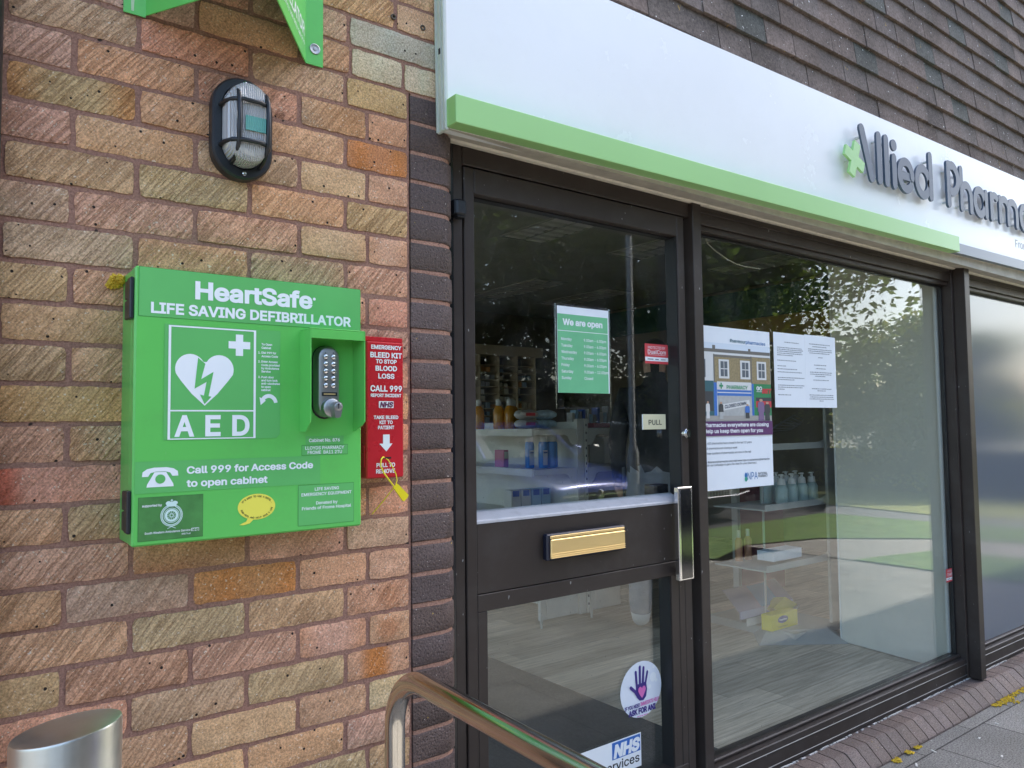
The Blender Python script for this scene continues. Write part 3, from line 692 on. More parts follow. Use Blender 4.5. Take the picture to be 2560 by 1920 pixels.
# ================================================================== INSIDE THE SHOP
sheet('shop_floor', [(-2.3, .16), (5.94, .16), (5.94, 6.2), (-2.3, 6.2)], -2.09, PLANK)
mb = MB(); mb.box(.205, 1.50, .17, 2.7, -2.0895, -2.083, .002); tag(mb.build('door_mat', M('mat_fibre', (.045, .045, .042), .95, var=.3, vs=90, bmp=.6, bs=300)), 'dark grey entrance mat on the shop floor inside the door', 'mat')
for (x, y), lb in (((2.68, 2.37), 'ceiling light nearest the door seen at the top of the door glass'), ((3.77, 2.34), 'ceiling light behind the right edge of the door glass'), ((3.98, 4.72), 'ceiling light furthest in at the left of the door glass'), ((4.95, 4.72), 'ceiling light above the green opening hours sheet'), ((5.05, 2.3), 'ceiling light behind the big window')):
    t = thing('ceiling_light', lb, 'ceiling light', (x, y, .56), 'louvred lights on the shop ceiling')
    mb = MB()
    for a, b, c, d in ((-.2, -.19, -.6, .6), (.19, .2, -.6, .6), (-.189, .189, -.6, -.588), (-.189, .189, .588, .6), (-.01, .01, -.587, .587)): mb.box(x+a, x+b, y+c, y+d, .588, .60)
    mb.build('frame', M('light_frame', (.35, .34, .32), .5), t)
    mb = MB()
    for s_ in (-1, 1):
        for q in range(11):
            yy = y-.54+q*.108; mb.prismx([(yy-.03, .5905), (yy, .5885), (yy+.03, .5905), (yy, .5985)], x+s_*.1-.085, x+s_*.1+.085)
    mb.build('louvre', M('louvre_alu', (.85, .80, .76), .3), t)
    mb = MB(); mb.box(x-.188, x-.0105, y-.587, y+.587, .5992, .5998); mb.box(x+.0105, x+.188, y-.587, y+.587, .5992, .5998); mb.build('reflector', M('reflector_tray', (.7, .66, .63), .35), t)
# gondola shelving seen end-on
t = thing('gondola_shelving', 'white double sided gondola shelving seen end-on through the door glass', 'shelving', (2.45, 2.7, -2.09))
mb = MB(); mb.box(2.405, 2.425, 2.05, 2.085, -2.05, -.80, .002); mb.box(2.43, 2.466, 2.056, 2.085, -2.05, -.80, .002); mb.box(2.471, 2.495, 2.05, 2.085, -2.05, -.80, .002)
for i in range(24): mb.box(2.478, 2.486, 2.0485, 2.0502, -.85-i*.05, -.835-i*.05, 0, 1)
mb.build('upright', [SHELF, BLACK], t)
mb = MB(); mb.box(2.43, 2.47, 2.09, 3.3, -2.0, -.82); mb.build('back_panel', SHELF, t)
for z in (-.866, -1.115, -1.42):
    for sgn in (-1, 1):
        xa, xb = (2.05, 2.40) if sgn < 0 else (2.83, 2.50)
        if z == -1.42 and sgn > 0: continue
        mb = MB(); mb.box(xa, xb, 2.06, 3.3, z-.008, z, .001); mb.box(xa, xa-sgn*-.012, 2.06, 3.3, z-.042, z+.004, .001); mb.build('shelf', SHELF, t)
        mb = MB(); k = (xb-xa); mb.prism([(xa, z-.002), (xa, z-.036), (xa+k*.72, z-.036), (xa+k*.78, z-.045), (xa+k*.85, z-.085), (xa+k*.92, z-.103), (xb, z-.105), (xb, z-.002)], 2.052, 2.058); mb.build('bracket', M('bracket_white', (.66, .65, .58), .45), t)
for xa, xb in ((2.08, 2.40), (2.50, 2.78)):
    mb = MB(); mb.box(xa, xb, 2.06, 2.075, -2.042, -1.90, .002); mb.box(xa+.05, xb-.05, 2.055, 2.0595, -2.02, -1.925, .004); mb.box(xa, xa+.02, 2.052, 2.0595, -2.06, -1.90, .001); mb.box(xa+.01, xa+.02, 2.056, 2.066, -2.089, -2.06); mb.box(xa, xb, 2.08, 3.3, -1.94, -1.925); mb.build('base_shelf', SHELF, t)
def lathe_bottle(name, x, y, z, prof, mats, parts, label, group, n=16):
    """parts: list of (part name, profile, material index)"""
    o = thing(name, label, 'bottle', (x, y, z), group)
    for nm, pr, mt in parts:
        b = MB(); b.lathe([(r, z+h) for r, h in pr], x, y, n); b.build(nm, mt, o, smooth=40)
    return o
BLUEB = M('blue_bottle', (.03, .20, .55), .25); DBLUE = M('deep_blue', (.02, .07, .32), .4); AMBER = M('amber_oil', (.62, .27, .03), .15); CAPW = M('cap_white', (.62, .61, .57), .4); TEALP = M('pale_teal', (.40, .50, .47), .3)
G1 = 'blue bottles on the lower gondola shelf'
bb = [(2.16, 2.24), (2.215, 2.17), (2.275, 2.16), (2.325, 2.2)]
first = None
for i, (x, y) in enumerate(bb):
    lb = ['tall blue bottle with white cap and printed front leftmost of the row', 'tall blue bottle with white cap second from the left and printed', 'plain tall blue bottle with white cap second from the right', 'plain tall blue bottle with white cap rightmost of the row'][i]
    o = lathe_bottle('shampoo_bottle', x, y, -1.114, None, None, [('body', [(.0, 0), (.028, 0), (.03, .006), (.03, .15), (.026, .165), (.016, .17)], BLUEB), ('cap', [(.024, .168), (.025, .195), (.023, .2), (0, .2)], CAPW)], lb, G1)
    if i < 2:
        b = MB(); b.box(x-.024, x+.012, y-.0305, y-.0295, -1.095, -1.0); b.box(x-.02, x+.01, y-.0312, y-.0306, -1.02, -1.01, 0, 1); b.build('front_print', [M('pale_print', (.5, .55, .68), .5), DBLUE], o)
G2 = 'bottles of amber oil on the top shelf'
for i, (x, y) in enumerate([(2.12, 2.75), (2.18, 2.6), (2.235, 2.55), (2.30, 2.62), (2.34, 2.66), (2.385, 2.7)]):
    o = lathe_bottle('oil_bottle', x, y, -.862, None, None, [('body', [(0, 0), (.036, 0), (.038, .01), (.038, .12), (.028, .145), (.014, .16)], AMBER), ('cap', [(.020, .16), (.018, .205), (0, .205)], CAPW)], 'amber oil bottle with white cap in the cluster on the top gondola shelf', G2)
wp = M('wipes_film', (.45, .60, .70), .35, var=.35, vs=22); wg = M('wipes_grey', (.52, .50, .47), .5); 
G3 = 'soft packs of wipes stacked on the top shelf'
for i, (x, z, m_, lb) in enumerate([(2.20, -.862, wg, 'grey wipes pack with red mark, bottom left of the stack'), (2.20, -.80, wg, 'grey wipes pack with red mark, top left of the stack'), (2.36, -.862, wp, 'pale blue patterned wipes pack, bottom right of the stack'), (2.36, -.80, wp, 'pale blue patterned wipes pack, top right of the stack')]):
    o = thing('wipes_pack', lb, 'pack', (x, 2.32, z), G3); b = MB()
    ring = []
    V = []; F = []
    for j in range(9):
        for k in range(12):
            u = j/8-.5; a = 2*math.pi*k/12; ta = 1-abs(u*2)**4*.55
            V.append((x+u*.17, 2.32+math.cos(a)*.055*ta, z+.031+math.sin(a)*.031*ta+rnd.uniform(-.003, .003)))
    F = [(j*12+k, j*12+(k+1) % 12, (j+1)*12+(k+1) % 12, (j+1)*12+k) for j in range(8) for k in range(12)]+[tuple(range(12)), tuple(96+k for k in range(12))]
    b.add(V, F); b.build('wrapper', m_, o, smooth=60)
    if m_ is wg: b = MB(); b.box(x-.045, x+.03, 2.262, 2.2655, z+.022, z+.042); b.build('brand_mark', REDS, o)
def carton(x0, x1, y0, y1, z0, z1, mat, name, label, cat, group=None, mark=None):
    b = MB(); b.box(x0, x1, y0, y1, z0, z1, .0015, 0)
    if mark: b.box(x0+(x1-x0)*.15, x0+(x1-x0)*.85, y0-.0008, y0-.0002, z0+(z1-z0)*mark[1], z0+(z1-z0)*mark[2], 0, 1)
    return tag(b.build(name, [mat, mark[0]] if mark else mat), label, cat, group)
CW = M('carton_white', (.58, .57, .53), .6); CB = M('carton_blue', (.30, .45, .58), .5); CP = M('carton_pink', (.5, .13, .25), .5); CY = M('carton_yellow', (.62, .5, .08), .5)
carton(2.84, 3.02, 2.25, 2.4, -1.112, -.93, CW, 'white_carton', 'plain white carton on the right hand lower gondola shelf', 'carton', None, (M('soft_print', (.4, .4, .38), .6), .62, .8))
carton(2.07, 2.11, 2.4, 2.5, -1.112, -1.0, CP, 'pink_carton', 'pink and white carton left of the blue bottles', 'carton', None, (CW, .5, .9))
carton(1.93, 2.06, 2.75, 2.85, -1.112, -1.0, CY, 'yellow_carton', 'yellow carton far along the lower gondola shelf', 'carton', None, (CW, .2, .5))
for i, x in enumerate((2.07, 2.155, 2.24, 2.325)):
    carton(x, x+.075, 2.32, 2.4, -1.417, -1.26, CB if i > 1 else CW, 'powder_carton', ['white carton with blue lid, outermost on the bottom gondola shelf', 'white carton with blue lid, second on the bottom gondola shelf', 'pale blue carton, second from the upright on the bottom shelf', 'pale blue carton nearest the upright on the bottom shelf'][i], 'carton', 'cartons on the bottom gondola shelf', (DBLUE, .74, .98))
rb = random.Random(3)
for i in range(11):
    x = 2.5+i*.033; carton(x, x+.022, 2.2, 2.26, -.862, -.862+rb.uniform(.09, .15), [CW, CB, M('carton_grey', (.3, .3, .3), .5), DBLUE][i % 4], 'slim_carton', 'slim carton standing in the row on the right hand top gondola shelf', 'carton', 'slim cartons on the right hand top shelf')
carton(2.62, 2.83, 2.12, 2.18, -.862, -.83, M('carton_maroon', (.25, .03, .06), .5), 'maroon_box', 'flat maroon box lying on the right hand top gondola shelf', 'box')
# dispensary shelving along the back
t = thing('dispensary_shelving', 'tan pigeonhole medicine shelving along the back wall of the shop', 'shelving', (4.2, 6.1, -2.09))
sh = M('shelf_tan', (.78, .66, .48), .6); mb = MB()
for i in range(9): mb.box(2.9+i*.285, 2.915+i*.285, 5.9, 6.19, -1.6, .02)
mb.build('upright', sh, t); mb = MB()
for k in range(15): mb.box(2.9, 5.195, 5.905, 6.19, -.10-k*.088-.006, -.10-k*.088)
mb.box(2.85, 5.3, 5.88, 6.19, .02, .14); mb.build('shelf', sh, t)
base_box = None; cc = [(.85, .83, .78), (.75, .62, .45), (.55, .56, .58), (.82, .76, .6), (.75, .38, .14), (.3, .42, .55)]
MBX = [M('medicine_%d' % i, c, .6) for i, c in enumerate(cc)]; protos = []
for m_ in MBX:
    b = MB(); b.box(-.02, .02, -.05, .05, 0, .06, .001); o = b.build('medicine_box', m_, origin=(0, 0, 0)); tag(o, 'small medicine box packed on the tan pigeonhole shelves', 'medicine box', 'medicine boxes on the dispensary shelves'); protos.append([o, False])
for k in range(12):
    for i in range(8):
        for j in range(rb.choice((1, 2, 3))):
            pr = rb.choice(protos)
            if pr[1]: o = pr[0].copy(); COL.objects.link(o)
            else: o = pr[0]; pr[1] = True
            o.location = (2.94+i*.285+j*.085+rb.uniform(0, .02), 5.97, -.10-(k+1)*.088); o.scale = (rb.uniform(.8, 1.9), 1, rb.uniform(.6, 1.2))
# display stand, partition, goods in the window
t = thing('display_stand', 'grey display stand with curved shelf ends standing behind the big window', 'display stand', (3.2, 1.0, -2.09))
ds = M('stand_grey', (.40, .41, .385), .5)
mb = MB(); mb.box(3.355, 3.455, .88, .90, -2.03, -.55, .003); mb.build('upright', ds, t)
mb = MB(); mb.add([(2.80, 1.0, -2.088), (3.21, .70, -2.088), (3.33, .80, -2.088), (3.0, 1.18, -2.088), (2.93, 1.04, -2.035), (3.24, .84, -2.035), (3.31, .90, -2.035), (3.02, 1.13, -2.035)], [(0, 1, 2, 3), (4, 5, 6, 7), (0, 1, 5, 4), (1, 2, 6, 5), (2, 3, 7, 6), (3, 0, 4, 7)]); mb.box(3.0, 3.46, .90, 1.5, -2.088, -2.04); mb.build('base', ds, t)
for z in (-.995, -1.33, -1.665):
    xl = 2.75 if z < -1 else 2.82
    mb = MB(); mb.prism([(xl, z), (3.42, z), (3.42, z+.10), (3.395, z+.10), (3.385, z+.075), (3.36, z+.05), (3.32, z+.04), (3.28, z+.036), (xl, z+.036)], .895, .903); mb.box(xl, 3.42, .904, 1.25, z, z+.008); mb.build('shelf', ds, t)
mb = MB(); mb.box(3.02, 3.03, 1.1, 1.11, -2.03, -1.0); mb.build('thin_post', ds, t)
for i in range(8):
    x = 3.03+(i % 4)*.105; y = .98 if i < 4 else 1.12
    x += .05 if i > 3 else 0
    o = thing('pump_bottle', 'clear pump bottle in the front row on the stand shelf' if i < 4 else 'clear pump bottle in the back row on the stand shelf', 'bottle', (x, y, -1.322), 'pump bottles on the display stand')
    b = MB(); b.lathe([(0, -1.322), (.033, -1.322), (.035, -1.315), (.035, -1.225), (.024, -1.205), (.013, -1.20)], x, y, 14); b.build('body', TEALP, o, smooth=40)
    b = MB(); b.lathe([(.024, -1.202), (.022, -1.19), (.02, -1.17), (.008, -1.165), (.008, -1.15), (.014, -1.148), (.014, -1.142), (0, -1.142)], x, y, 12); b.box(x-.028, x+.004, y-.005, y+.005, -1.149, -1.143); b.build('pump', CAPW, o, smooth=40)
o = thing('yellow_gift_box', 'yellow box with blue oval badge on the stand base', 'box', (3.05, 1.06, -2.035))
b = MB(); b.box(2.925, 3.185, 1.0, 1.07, -2.034, -1.945, .002); b.build('carton', M('gift_yellow', (.85, .68, .06), .45), o)
b = MB(); b.flat(ell(3.035, -1.979, .05, .021), .9993); b.build('badge', M('badge_blue', (.03, .06, .25), .4), o)
b = MB(); text(b, 'Vaseline', 2.998, 3.072, -1.985, .012, .9988, 0, .03); text(b, 'Daily Defence', 2.99, 3.08, -2.023, .009, .9993, 1, .01); b.build('lettering', [WHITE, M('gift_print', (.3, .25, .05), .5)], o)
o = thing('tilted_gift_box', 'yellow box tipped on its corner above the other yellow box', 'box', (3.15, 1.1, -1.96))
b = MB(); P = [(3.045, 1.07, -1.93), (3.14, 1.05, -1.875), (3.26, 1.05, -1.935), (3.15, 1.06, -1.99), (3.08, 1.16, -1.96), (3.17, 1.15, -1.90), (3.29, 1.15, -1.965), (3.18, 1.16, -2.02)]
b.add(P, [(0, 1, 2, 3), (4, 5, 6, 7), (0, 1, 5, 4), (1, 2, 6, 5), (2, 3, 7, 6), (3, 0, 4, 7)]); b.build('carton', M('gift_olive', (.5, .42, .05), .45), o)
b = MB(); b.add([(3.2, 1.045, -1.985), (3.29, 1.045, -1.93), (3.285, 1.06, -1.96), (3.22, 1.06, -2.01)], [(0, 1, 2, 3)]); b.build('open_flap', WHITE, o)
o = thing('leaflet_box', 'open lilac and blue leaflet box behind the yellow boxes', 'box', (3.1, 1.2, -1.97))
b = MB(); b.box(2.82, 3.34, 1.13, 1.14, -1.975, -1.93, 0, 0); b.box(2.87, 3.34, 1.125, 1.1295, -2.02, -1.977, 0, 1); b.add([(2.80, 1.13, -1.93), (3.34, 1.13, -1.93), (3.50, 1.36, -1.86), (2.95, 1.36, -1.86)], [(0, 1, 2, 3)], 2); b.add([(3.02, 1.13, -1.928), (3.2, 1.13, -1.928), (3.36, 1.345, -1.862), (3.17, 1.345, -1.862)], [(0, 1, 2, 3)], 3); b.build('tray', [M('lilac', (.42, .40, .52), .5), CW, M('lilac_dark', (.30, .26, .36), .5), M('leaf_blue', (.12, .30, .5), .5)], o)
carton(2.89, 3.17, .95, 1.06, -1.629, -1.575, PAPER, 'paper_roll', 'folded white paper bundle lying on the lowest stand shelf', 'paper')
for i, x in enumerate((2.86, 2.95)):
    lathe_bottle('spray_bottle', x+.05, 1.2, -1.657, None, None, [('body', [(0, 0), (.022, 0), (.022, .12), (.01, .14)], M('peach', (.55, .26, .14), .4)), ('cap', [(.011, .138), (.011, .18), (0, .18)], CAPW)], ['peach spray bottle, left of two behind the paper bundle', 'peach spray bottle, right of two behind the paper bundle'][i], 'peach bottles on the stand')
carton(3.74, 4.28, 1.8, 1.84, -2.085, -1.30, M('mauve_board', (.30, .11, .13), .6), 'mauve_board', 'dull red board standing on the floor behind the display stand', 'board')
carton(3.70, 3.735, 1.79, 1.84, -2.085, -1.25, CW, 'board_post', 'pale post at the left edge of the dull red board', 'post')
mb = MB(); mb.prismz([(3.146, .142), (3.178, .138), (3.252, .742), (3.222, .746)], -2.085, .20, 0); mb.prismz([(3.132, .130), (3.178, .124), (3.179, .1365), (3.133, .1405)], -2.085, .20, 1); mb.prismz([(3.219, .748), (3.254, .744), (3.255, .752), (3.220, .756)], -2.085, .20, 1); tag(mb.build('partition_panel', [GREYPANEL, M('edge_white', (.82, .83, .8), .4)]), 'tall pale grey partition panel set at right angles to the window', 'partition')
mb = MB(); mb.tube([(1.40, .2, -.12), (1.42, .2, -.155), (1.467, .2, -.176), (1.54, .2, -.20), (1.591, .2, -.211), (1.65, .2, -.214), (1.75, .2, -.213)], .0022, 6); tag(mb.build('cord', M('cord_cream', (.6, .56, .45), .6)), 'thin cream cord looping inside the top of the window', 'cord')
o = thing('wire_rack', 'grey wire hanger rack above the top shelf of the stand', 'rack', (3.2, 1.1, -.9))
b = MB()
for k in range(4): b.tube([(3.05+k*.05, 1.12, -.92+k*.02), (3.22+k*.04, 1.08, -.84+k*.015), (3.30+k*.03, 1.05, -.86+k*.012), (3.26+k*.03, 1.05, -.885+k*.01), (3.1+k*.05, 1.12, -.895+k*.02)], .003, 6)
b.build('wires', ZINC, o)

# ================================================================== FASCIA SIGN
TLT = -.014
fs = thing('fascia_sign', 'long white fascia sign with green strip and raised slate lettering above the shopfront', 'sign', (.086, 0, -.085)); fs.rotation_euler = (0, TLT, 0)
mb = MB(); mb.box(.092, 9.5, -.041, -.001, -.082, .437, .001); mb.build('panel', PANEL, fs)
mb = MB(); mb.box(.084, .0918, -.044, -.003, -.090, .437, .001); mb.box(.0805, .0838, -.008, -.003, -.088, .437); mb.box(.0805, .0838, -.030, -.020, -.087, .437); mb.box(.0815, .0838, -.043, -.036, -.086, .437); mb.box(.08, .0838, -.0295, -.0205, .11, .125, 0, 1)
mb.build('end_trim', [ALU, BLACK], fs)
mb = MB(); mb.box(.087, 2.92, -.086, -.0412, -.084, -.012, .0015); mb.build('green_trim', LIME, fs)
mb = MB(); mb.box(2.921, 9.5, -.066, -.0412, -.0835, -.034, .001); mb.build('slate_trim', GREYT, fs)
LY0, LY1 = -.072, -.064; B0 = .122 ; cnt = [0]
def letter(strokes, wd=.040, polys=()):
    b = MB()
    for s_ in strokes:
        w_ = wd
        if isinstance(s_[0], (int, float)): w_, s_ = s_[0], s_[1]
        e = (cnt[0] % 5)*.0004; cnt[0] += 1; b.prism(stroke(s_, w_), LY0-e, LY1+e)
    for p in polys: b.prism(p, LY0, LY1)
    return b.build('letter', LETTER, fs)
def arc(cx, cz, rx, rz, a0, a1, n=18): return [(cx+rx*math.cos(R(a0+(a1-a0)*i/n)), cz+rz*math.sin(R(a0+(a1-a0)*i/n))) for i in range(n+1)]
T, B = B0+.228-.02, B0+.02; XH = B0+.158
letter([[(2.086, T+.003), (2.156, B)]], .043); letter([[(2.222, T), (2.222, B)]]); letter([[(2.283, T), (2.283, B)]])
letter([[(2.347, XH-.02), (2.347, B)]], .040, [ell(2.352, B0+.195, .025, .025, 20)])
rx, rz, c_ = .058, .061, (2.449, B0+.079)
letter([arc(c_[0], c_[1], rx, rz, 0, 318, 26), [(c_[0]-rx+.01, c_[1]-.002), (c_[0]+rx, c_[1]-.002)]], .037)
c_ = (2.610, B0+.079); letter([arc(c_[0], c_[1], rx, rz, 0, 360, 28), [(2.686, T+.004), (2.686, B)]], .038)
letter([[(2.868, B), (2.868, T-.004)], [(2.868, T-.002), (2.905, T-.002)]+arc(2.905, B0+.145, .062, .064, 88, -100, 16)], .040)
letter([[(3.008, B), (3.008, T)], [(3.008, B0+.085)]+arc(3.060, B0+.085, .052, .055, 178, 0, 14)+[(3.112, B)]], .038)
c_ = (3.212, B0+.079); letter([arc(c_[0], c_[1], rx, rz, 0, 360, 28), [(3.288, XH-.022), (3.288, B)]], .038)
letter([[(3.350, B), (3.350, XH-.02)], arc(3.395, B0+.093, .045, .048, 180, 55, 10)], .037)
letter([[(3.460, B), (3.460, XH-.02)], [(3.460, B0+.09)]+arc(3.512, B0+.09, .052, .05, 178, 0, 14)+[(3.564, B)], arc(3.620, B0+.09, .055, .05, 178, 0, 14)+[(3.675, B)]], .037)
c_ = (3.785, B0+.079); letter([arc(c_[0], c_[1], rx, rz, 0, 360, 28), [(3.861, XH-.022), (3.861, B)]], .038)
letter([arc(3.985, B0+.079, rx, rz, 42, 318, 24)], .038); letter([[(4.09, XH-.02), (4.14, B0+.02)], [(4.20, XH-.02), (4.12, B0-.05)]], .038)
mb = MB(); ca, sa = math.cos(R(-21)), math.sin(R(-21)); q, p_ = .0225, .074
mb.prism([(2.018+(x*ca-z*sa), B0+.072+(x*sa+z*ca)) for x, z in [(-q, -p_), (q, -p_), (q, -q), (p_, -q), (p_, q), (q, q), (q, p_), (-q, p_), (-q, q), (-p_, q), (-p_, -q), (-q, -q)]], LY0-.003, LY1); mb.build('cross_symbol', LIME, fs)
mb = MB()
for x, z in [(2.0, .19), (2.03, .25), (2.09, .30), (2.15, .16), (2.222, .31), (2.222, .15), (2.283, .31), (2.283, .15), (2.347, .16), (2.347, .25), (2.40, .19), (2.50, .19), (2.56, .2), (2.686, .31), (2.686, .15), (2.868, .30), (2.868, .15), (3.008, .30), (3.008, .15), (3.112, .15), (3.155, .2), (3.288, .15), (3.35, .15), (3.46, .15), (3.564, .15), (3.675, .15), (3.73, .2), (3.861, .15)]: mb.lathe([(.006, -.063), (.006, -.0412)], x, z, 8, 0, 'y')
mb.build('standoff_pin', M('clear_pin', (.6, .61, .6), .3), fs)
mb = MB(); text(mb, 'Frome', 3.722, 3.93, .041, .042, -.0416, 0, .0); mb.build('lettering', M('grey_print', (.25, .28, .30), .5), fs)

# ================================================================== GREEN PROJECTING SIGN OVER THE LAMP
ps = thing('projecting_sign', 'green V shaped sign projecting from the brick wall above the lamp', 'sign', (-.44, 0, 0))
mb = MB(); t_ = .0025
mb.box(-.648, -.607, -.003, -.0002, -.004, .46); mb.box(-.269, -.227, -.003, -.0002, -.002, .46)
def slab(a, b, z0, z1, th):
    dx, dy = b[0]-a[0], b[1]-a[1]; l_ = math.hypot(dx, dy); nx, ny = -dy/l_*th, dx/l_*th
    mb.prismz([a, b, (b[0]+nx, b[1]+ny), (a[0]+nx, a[1]+ny)], z0, z1)
slab((-.607, -.003), (-.453, -.275), 0, .46, t_); slab((-.453, -.275), (-.269, -.003), 0, .46, t_)
mb.build('folded_panel', GREEN, ps)
mb = MB(); mb.lathe([(.0125, -.0032), (.0125, -.0045), (.011, -.005), (.010, -.0046), (.0045, -.0046), (.004, -.006), (0, -.0062)], -.247, .036, 22, 0, 'y'); mb.build('screw', M('washer_steel', (.42, .40, .38), .35, metal=.9), ps, smooth=30)
mb = MB(); tmp = MB(); text(tmp, 'DEFIBRILLATOR', 0., .30, 0., .030, 0, 0, .02); text(tmp, 'Emergency use only call 999', 0.06, .30, -.022, .011, 0, 0, .01)
P0, P1 = Vector((-.269, -.003)), Vector((-.453, -.275)); D = (P1-P0).normalized(); NRM = Vector((-D.y, D.x))*(-1)
if NRM.x < 0: NRM = -NRM
for_v = []
for (x, y, z) in tmp.v:
    d_ = .315-x; pt = P0+D*d_+NRM*.0006; for_v.append((pt.x, pt.y, .052+z))
mb.add(for_v, tmp.f); mb.build('lettering', WHITE, ps)
mb = MB(); mb.add([(-.634, -.0034, .002), (-.629, -.0034, .002), (-.623, -.0034, .2), (-.638, -.0034, .2)], [(0, 1, 2, 3)]); mb.build('scratch_mark', M('faded_mark', (.5, .62, .40), .6), ps)

# ================================================================== BULKHEAD LAMP
lm = thing('bulkhead_lamp', 'black oval bulkhead lamp with caged ribbed glass on the brick wall', 'wall lamp', (-.417, 0, -.20))
def stad(cx, cz, rx, h, n=14):
    return [(cx+rx*math.cos(a), cz+(h-rx)+rx*math.sin(a)) for a in [math.pi*i/n for i in range(n+1)]]+[(cx+rx*math.cos(a), cz-(h-rx)+rx*math.sin(a)) for a in [math.pi+math.pi*i/n for i in range(n+1)]]
def stack(mb, cx, cz, secs, mi=0):
    rings = [[(x, y, z) for x, z in stad(cx, cz, rx, h)] for rx, h, y in secs]; n = len(rings[0]); V = sum(rings, [])
    F = [(k*n+i, k*n+(i+1) % n, (k+1)*n+(i+1) % n, (k+1)*n+i) for k in range(len(secs)-1) for i in range(n)]+[tuple(range(n)), tuple((len(secs)-1)*n+i for i in range(n))]
    mb.add(V, F, mi)
CX, CZ = -.418, -.199
mb = MB(); stack(mb, CX, CZ, [(.063, .109, -.0005), (.064, .110, -.006), (.064, .110, -.026), (.060, .106, -.031), (.046, .090, -.032), (.045, .089, -.024), (.01, .04, -.022)]); mb.build('base', BLACKP, lm, smooth=35)
mb = MB(); stack(mb, CX, CZ, [(.044, .086, -.028), (.044, .086, -.058), (.041, .083, -.072), (.033, .074, -.080), (.018, .05, -.083)])
def ribbed(nm='ribbed_glass', bc=(.88, .89, .9), tw=.35):
    m, N, L, P = nodes_of(nm); co = objco(N); wv = N.new('ShaderNodeTexWave'); wv.bands_direction = 'X'; wv.inputs['Scale'].default_value = 75; L.new(co, wv.inputs['Vector'])
    P.inputs['Base Color'].default_value = (*bc, 1); P.inputs['Roughness'].default_value = .05; P.inputs['Transmission Weight'].default_value = tw; P.inputs['IOR'].default_value = 1.45
    L.new(bump(N, L, wv.outputs['Fac'], .9, .004), P.inputs['Normal']); return m
mb.build('ribbed_cover', ribbed(), lm, smooth=35)
mb = MB(); mb.box(CX-.013, CX+.032, -.0865, -.0838, CZ-.022, CZ+.0085); mb.build('green_band', ribbed('lamp_band', (.20, .55, .48), .0), lm)
mb = MB(); mb.tube([(CX+.01, -.05, CZ-.06), (CX+.01, -.05, CZ+.055)], .012, 12); mb.build('lamp_tube', M('lamp_tube', (.8, .8, .78), .3), lm)
mb = MB()
def bar(path, wd, th):
    n = len(path)
    for a, b in zip(path[:-1], path[1:]): mb.tube([a, b], wd, 6)
for sx in (-.026, .034):
    pth = [(CX+sx, -.028, CZ+.078), (CX+sx, -.055, CZ+.074), (CX+sx, -.076, CZ+.060), (CX+sx, -.086, CZ+.043), (CX+sx, -.088, CZ), (CX+sx, -.086, CZ-.043), (CX+sx, -.076, CZ-.062), (CX+sx, -.055, CZ-.076), (CX+sx, -.028, CZ-.08)]
    mb.tube(pth, .0046, 8)
for sz in (.040, -.045):
    mb.tube([(CX-.049, -.028, CZ+sz), (CX-.046, -.055, CZ+sz), (CX-.036, -.078, CZ+sz), (CX-.018, -.0885, CZ+sz), (CX+.018, -.0885, CZ+sz), (CX+.036, -.078, CZ+sz), (CX+.046, -.055, CZ+sz), (CX+.049, -.028, CZ+sz)], .0046, 8)
mb.build('cage', BLACKP, lm, smooth=60)
for z in (.098, -.098):
    mb = MB(); mb.lathe([(.0048, -.031), (.0045, -.0335), (.002, -.0345), (0, -.0345)], CX+.002, CZ+z, 14, 0, 'y'); mb.build('screw', CHROME, lm, smooth=40)

# ================================================================== DEFIBRILLATOR CABINET
cb_ = thing('defibrillator_cabinet', 'bright green defibrillator cabinet with keypad lock on the brick wall', 'defibrillator cabinet', (-.412, 0, -1.05))
X0, X1, Z0, Z1, YF = -.641, -.185, -1.051, -.534, -.114
mb = MB(); mb.box(X0+.001, X1-.001, YF+.030, -.0002, Z0+.002, Z1-.002, .002); mb.build('body', GREEN, cb_)
mb = MB(); mb.box(X0, X1, YF, YF+.0285, Z0, Z1, .0035); dp = mb.build('door_panel', GREEN, cb_)
for zz in (-.594, -.988):
    mb = MB(); mb.box(X0-.008, X0-.0005, -.112, -.086, zz-.039, zz+.039, .002); mb.box(X0-.007, X0-.0005, -.084, -.060, zz+.001, zz+.037, .002); mb.box(X0-.007, X0-.0005, -.084, -.060, zz-.037, zz-.001, .002); mb.build('hinge', BLACKP, cb_)
YS = YF-.0006; YT = YF-.0010; YU = YF-.0014
def sticker(poly, mat, name='sticker', edge=True, prs=None):
    b = MB()
    if edge:
        cx = sum(p[0] for p in poly)/len(poly); cz = sum(p[1] for p in poly)/len(poly)
        b.flat([(x+math.copysign(.0007, x-cx), z+math.copysign(.0007, z-cz)) for x, z in poly], YF-.0003, 1)
    b.flat(poly, YS, 0); return b.build(name, [mat, EDGE], cb_)
def rc(x0, x1, z0, z1): return [(x0, z0), (x1, z0), (x1, z1), (x0, z1)]
st = sticker(rc(-.634, -.188, -.627, -.5355), GREENS)
mb = MB(); text(mb, 'HeartSafe', -.535, -.298, -.586, .0335, YT, 0, .032); mb.flat(ell(-.294, -.566, .0032, .0032, 12), YT); text(mb, 'LIFE SAVING DEFIBRILLATOR', -.6135, -.210, -.6195, .0198, YT, 0, .03, dz=.001); mb.build('lettering', WHITE, st)
st = sticker([(-.589, -.858), (-.375, -.858), (-.367, -.850), (-.367, -.639), (-.589, -.639)], GREENS, edge=False)
mb = MB(); fx0, fx1, fz0, fz1 = -.582, -.417, -.857, -.641; tw = .0045
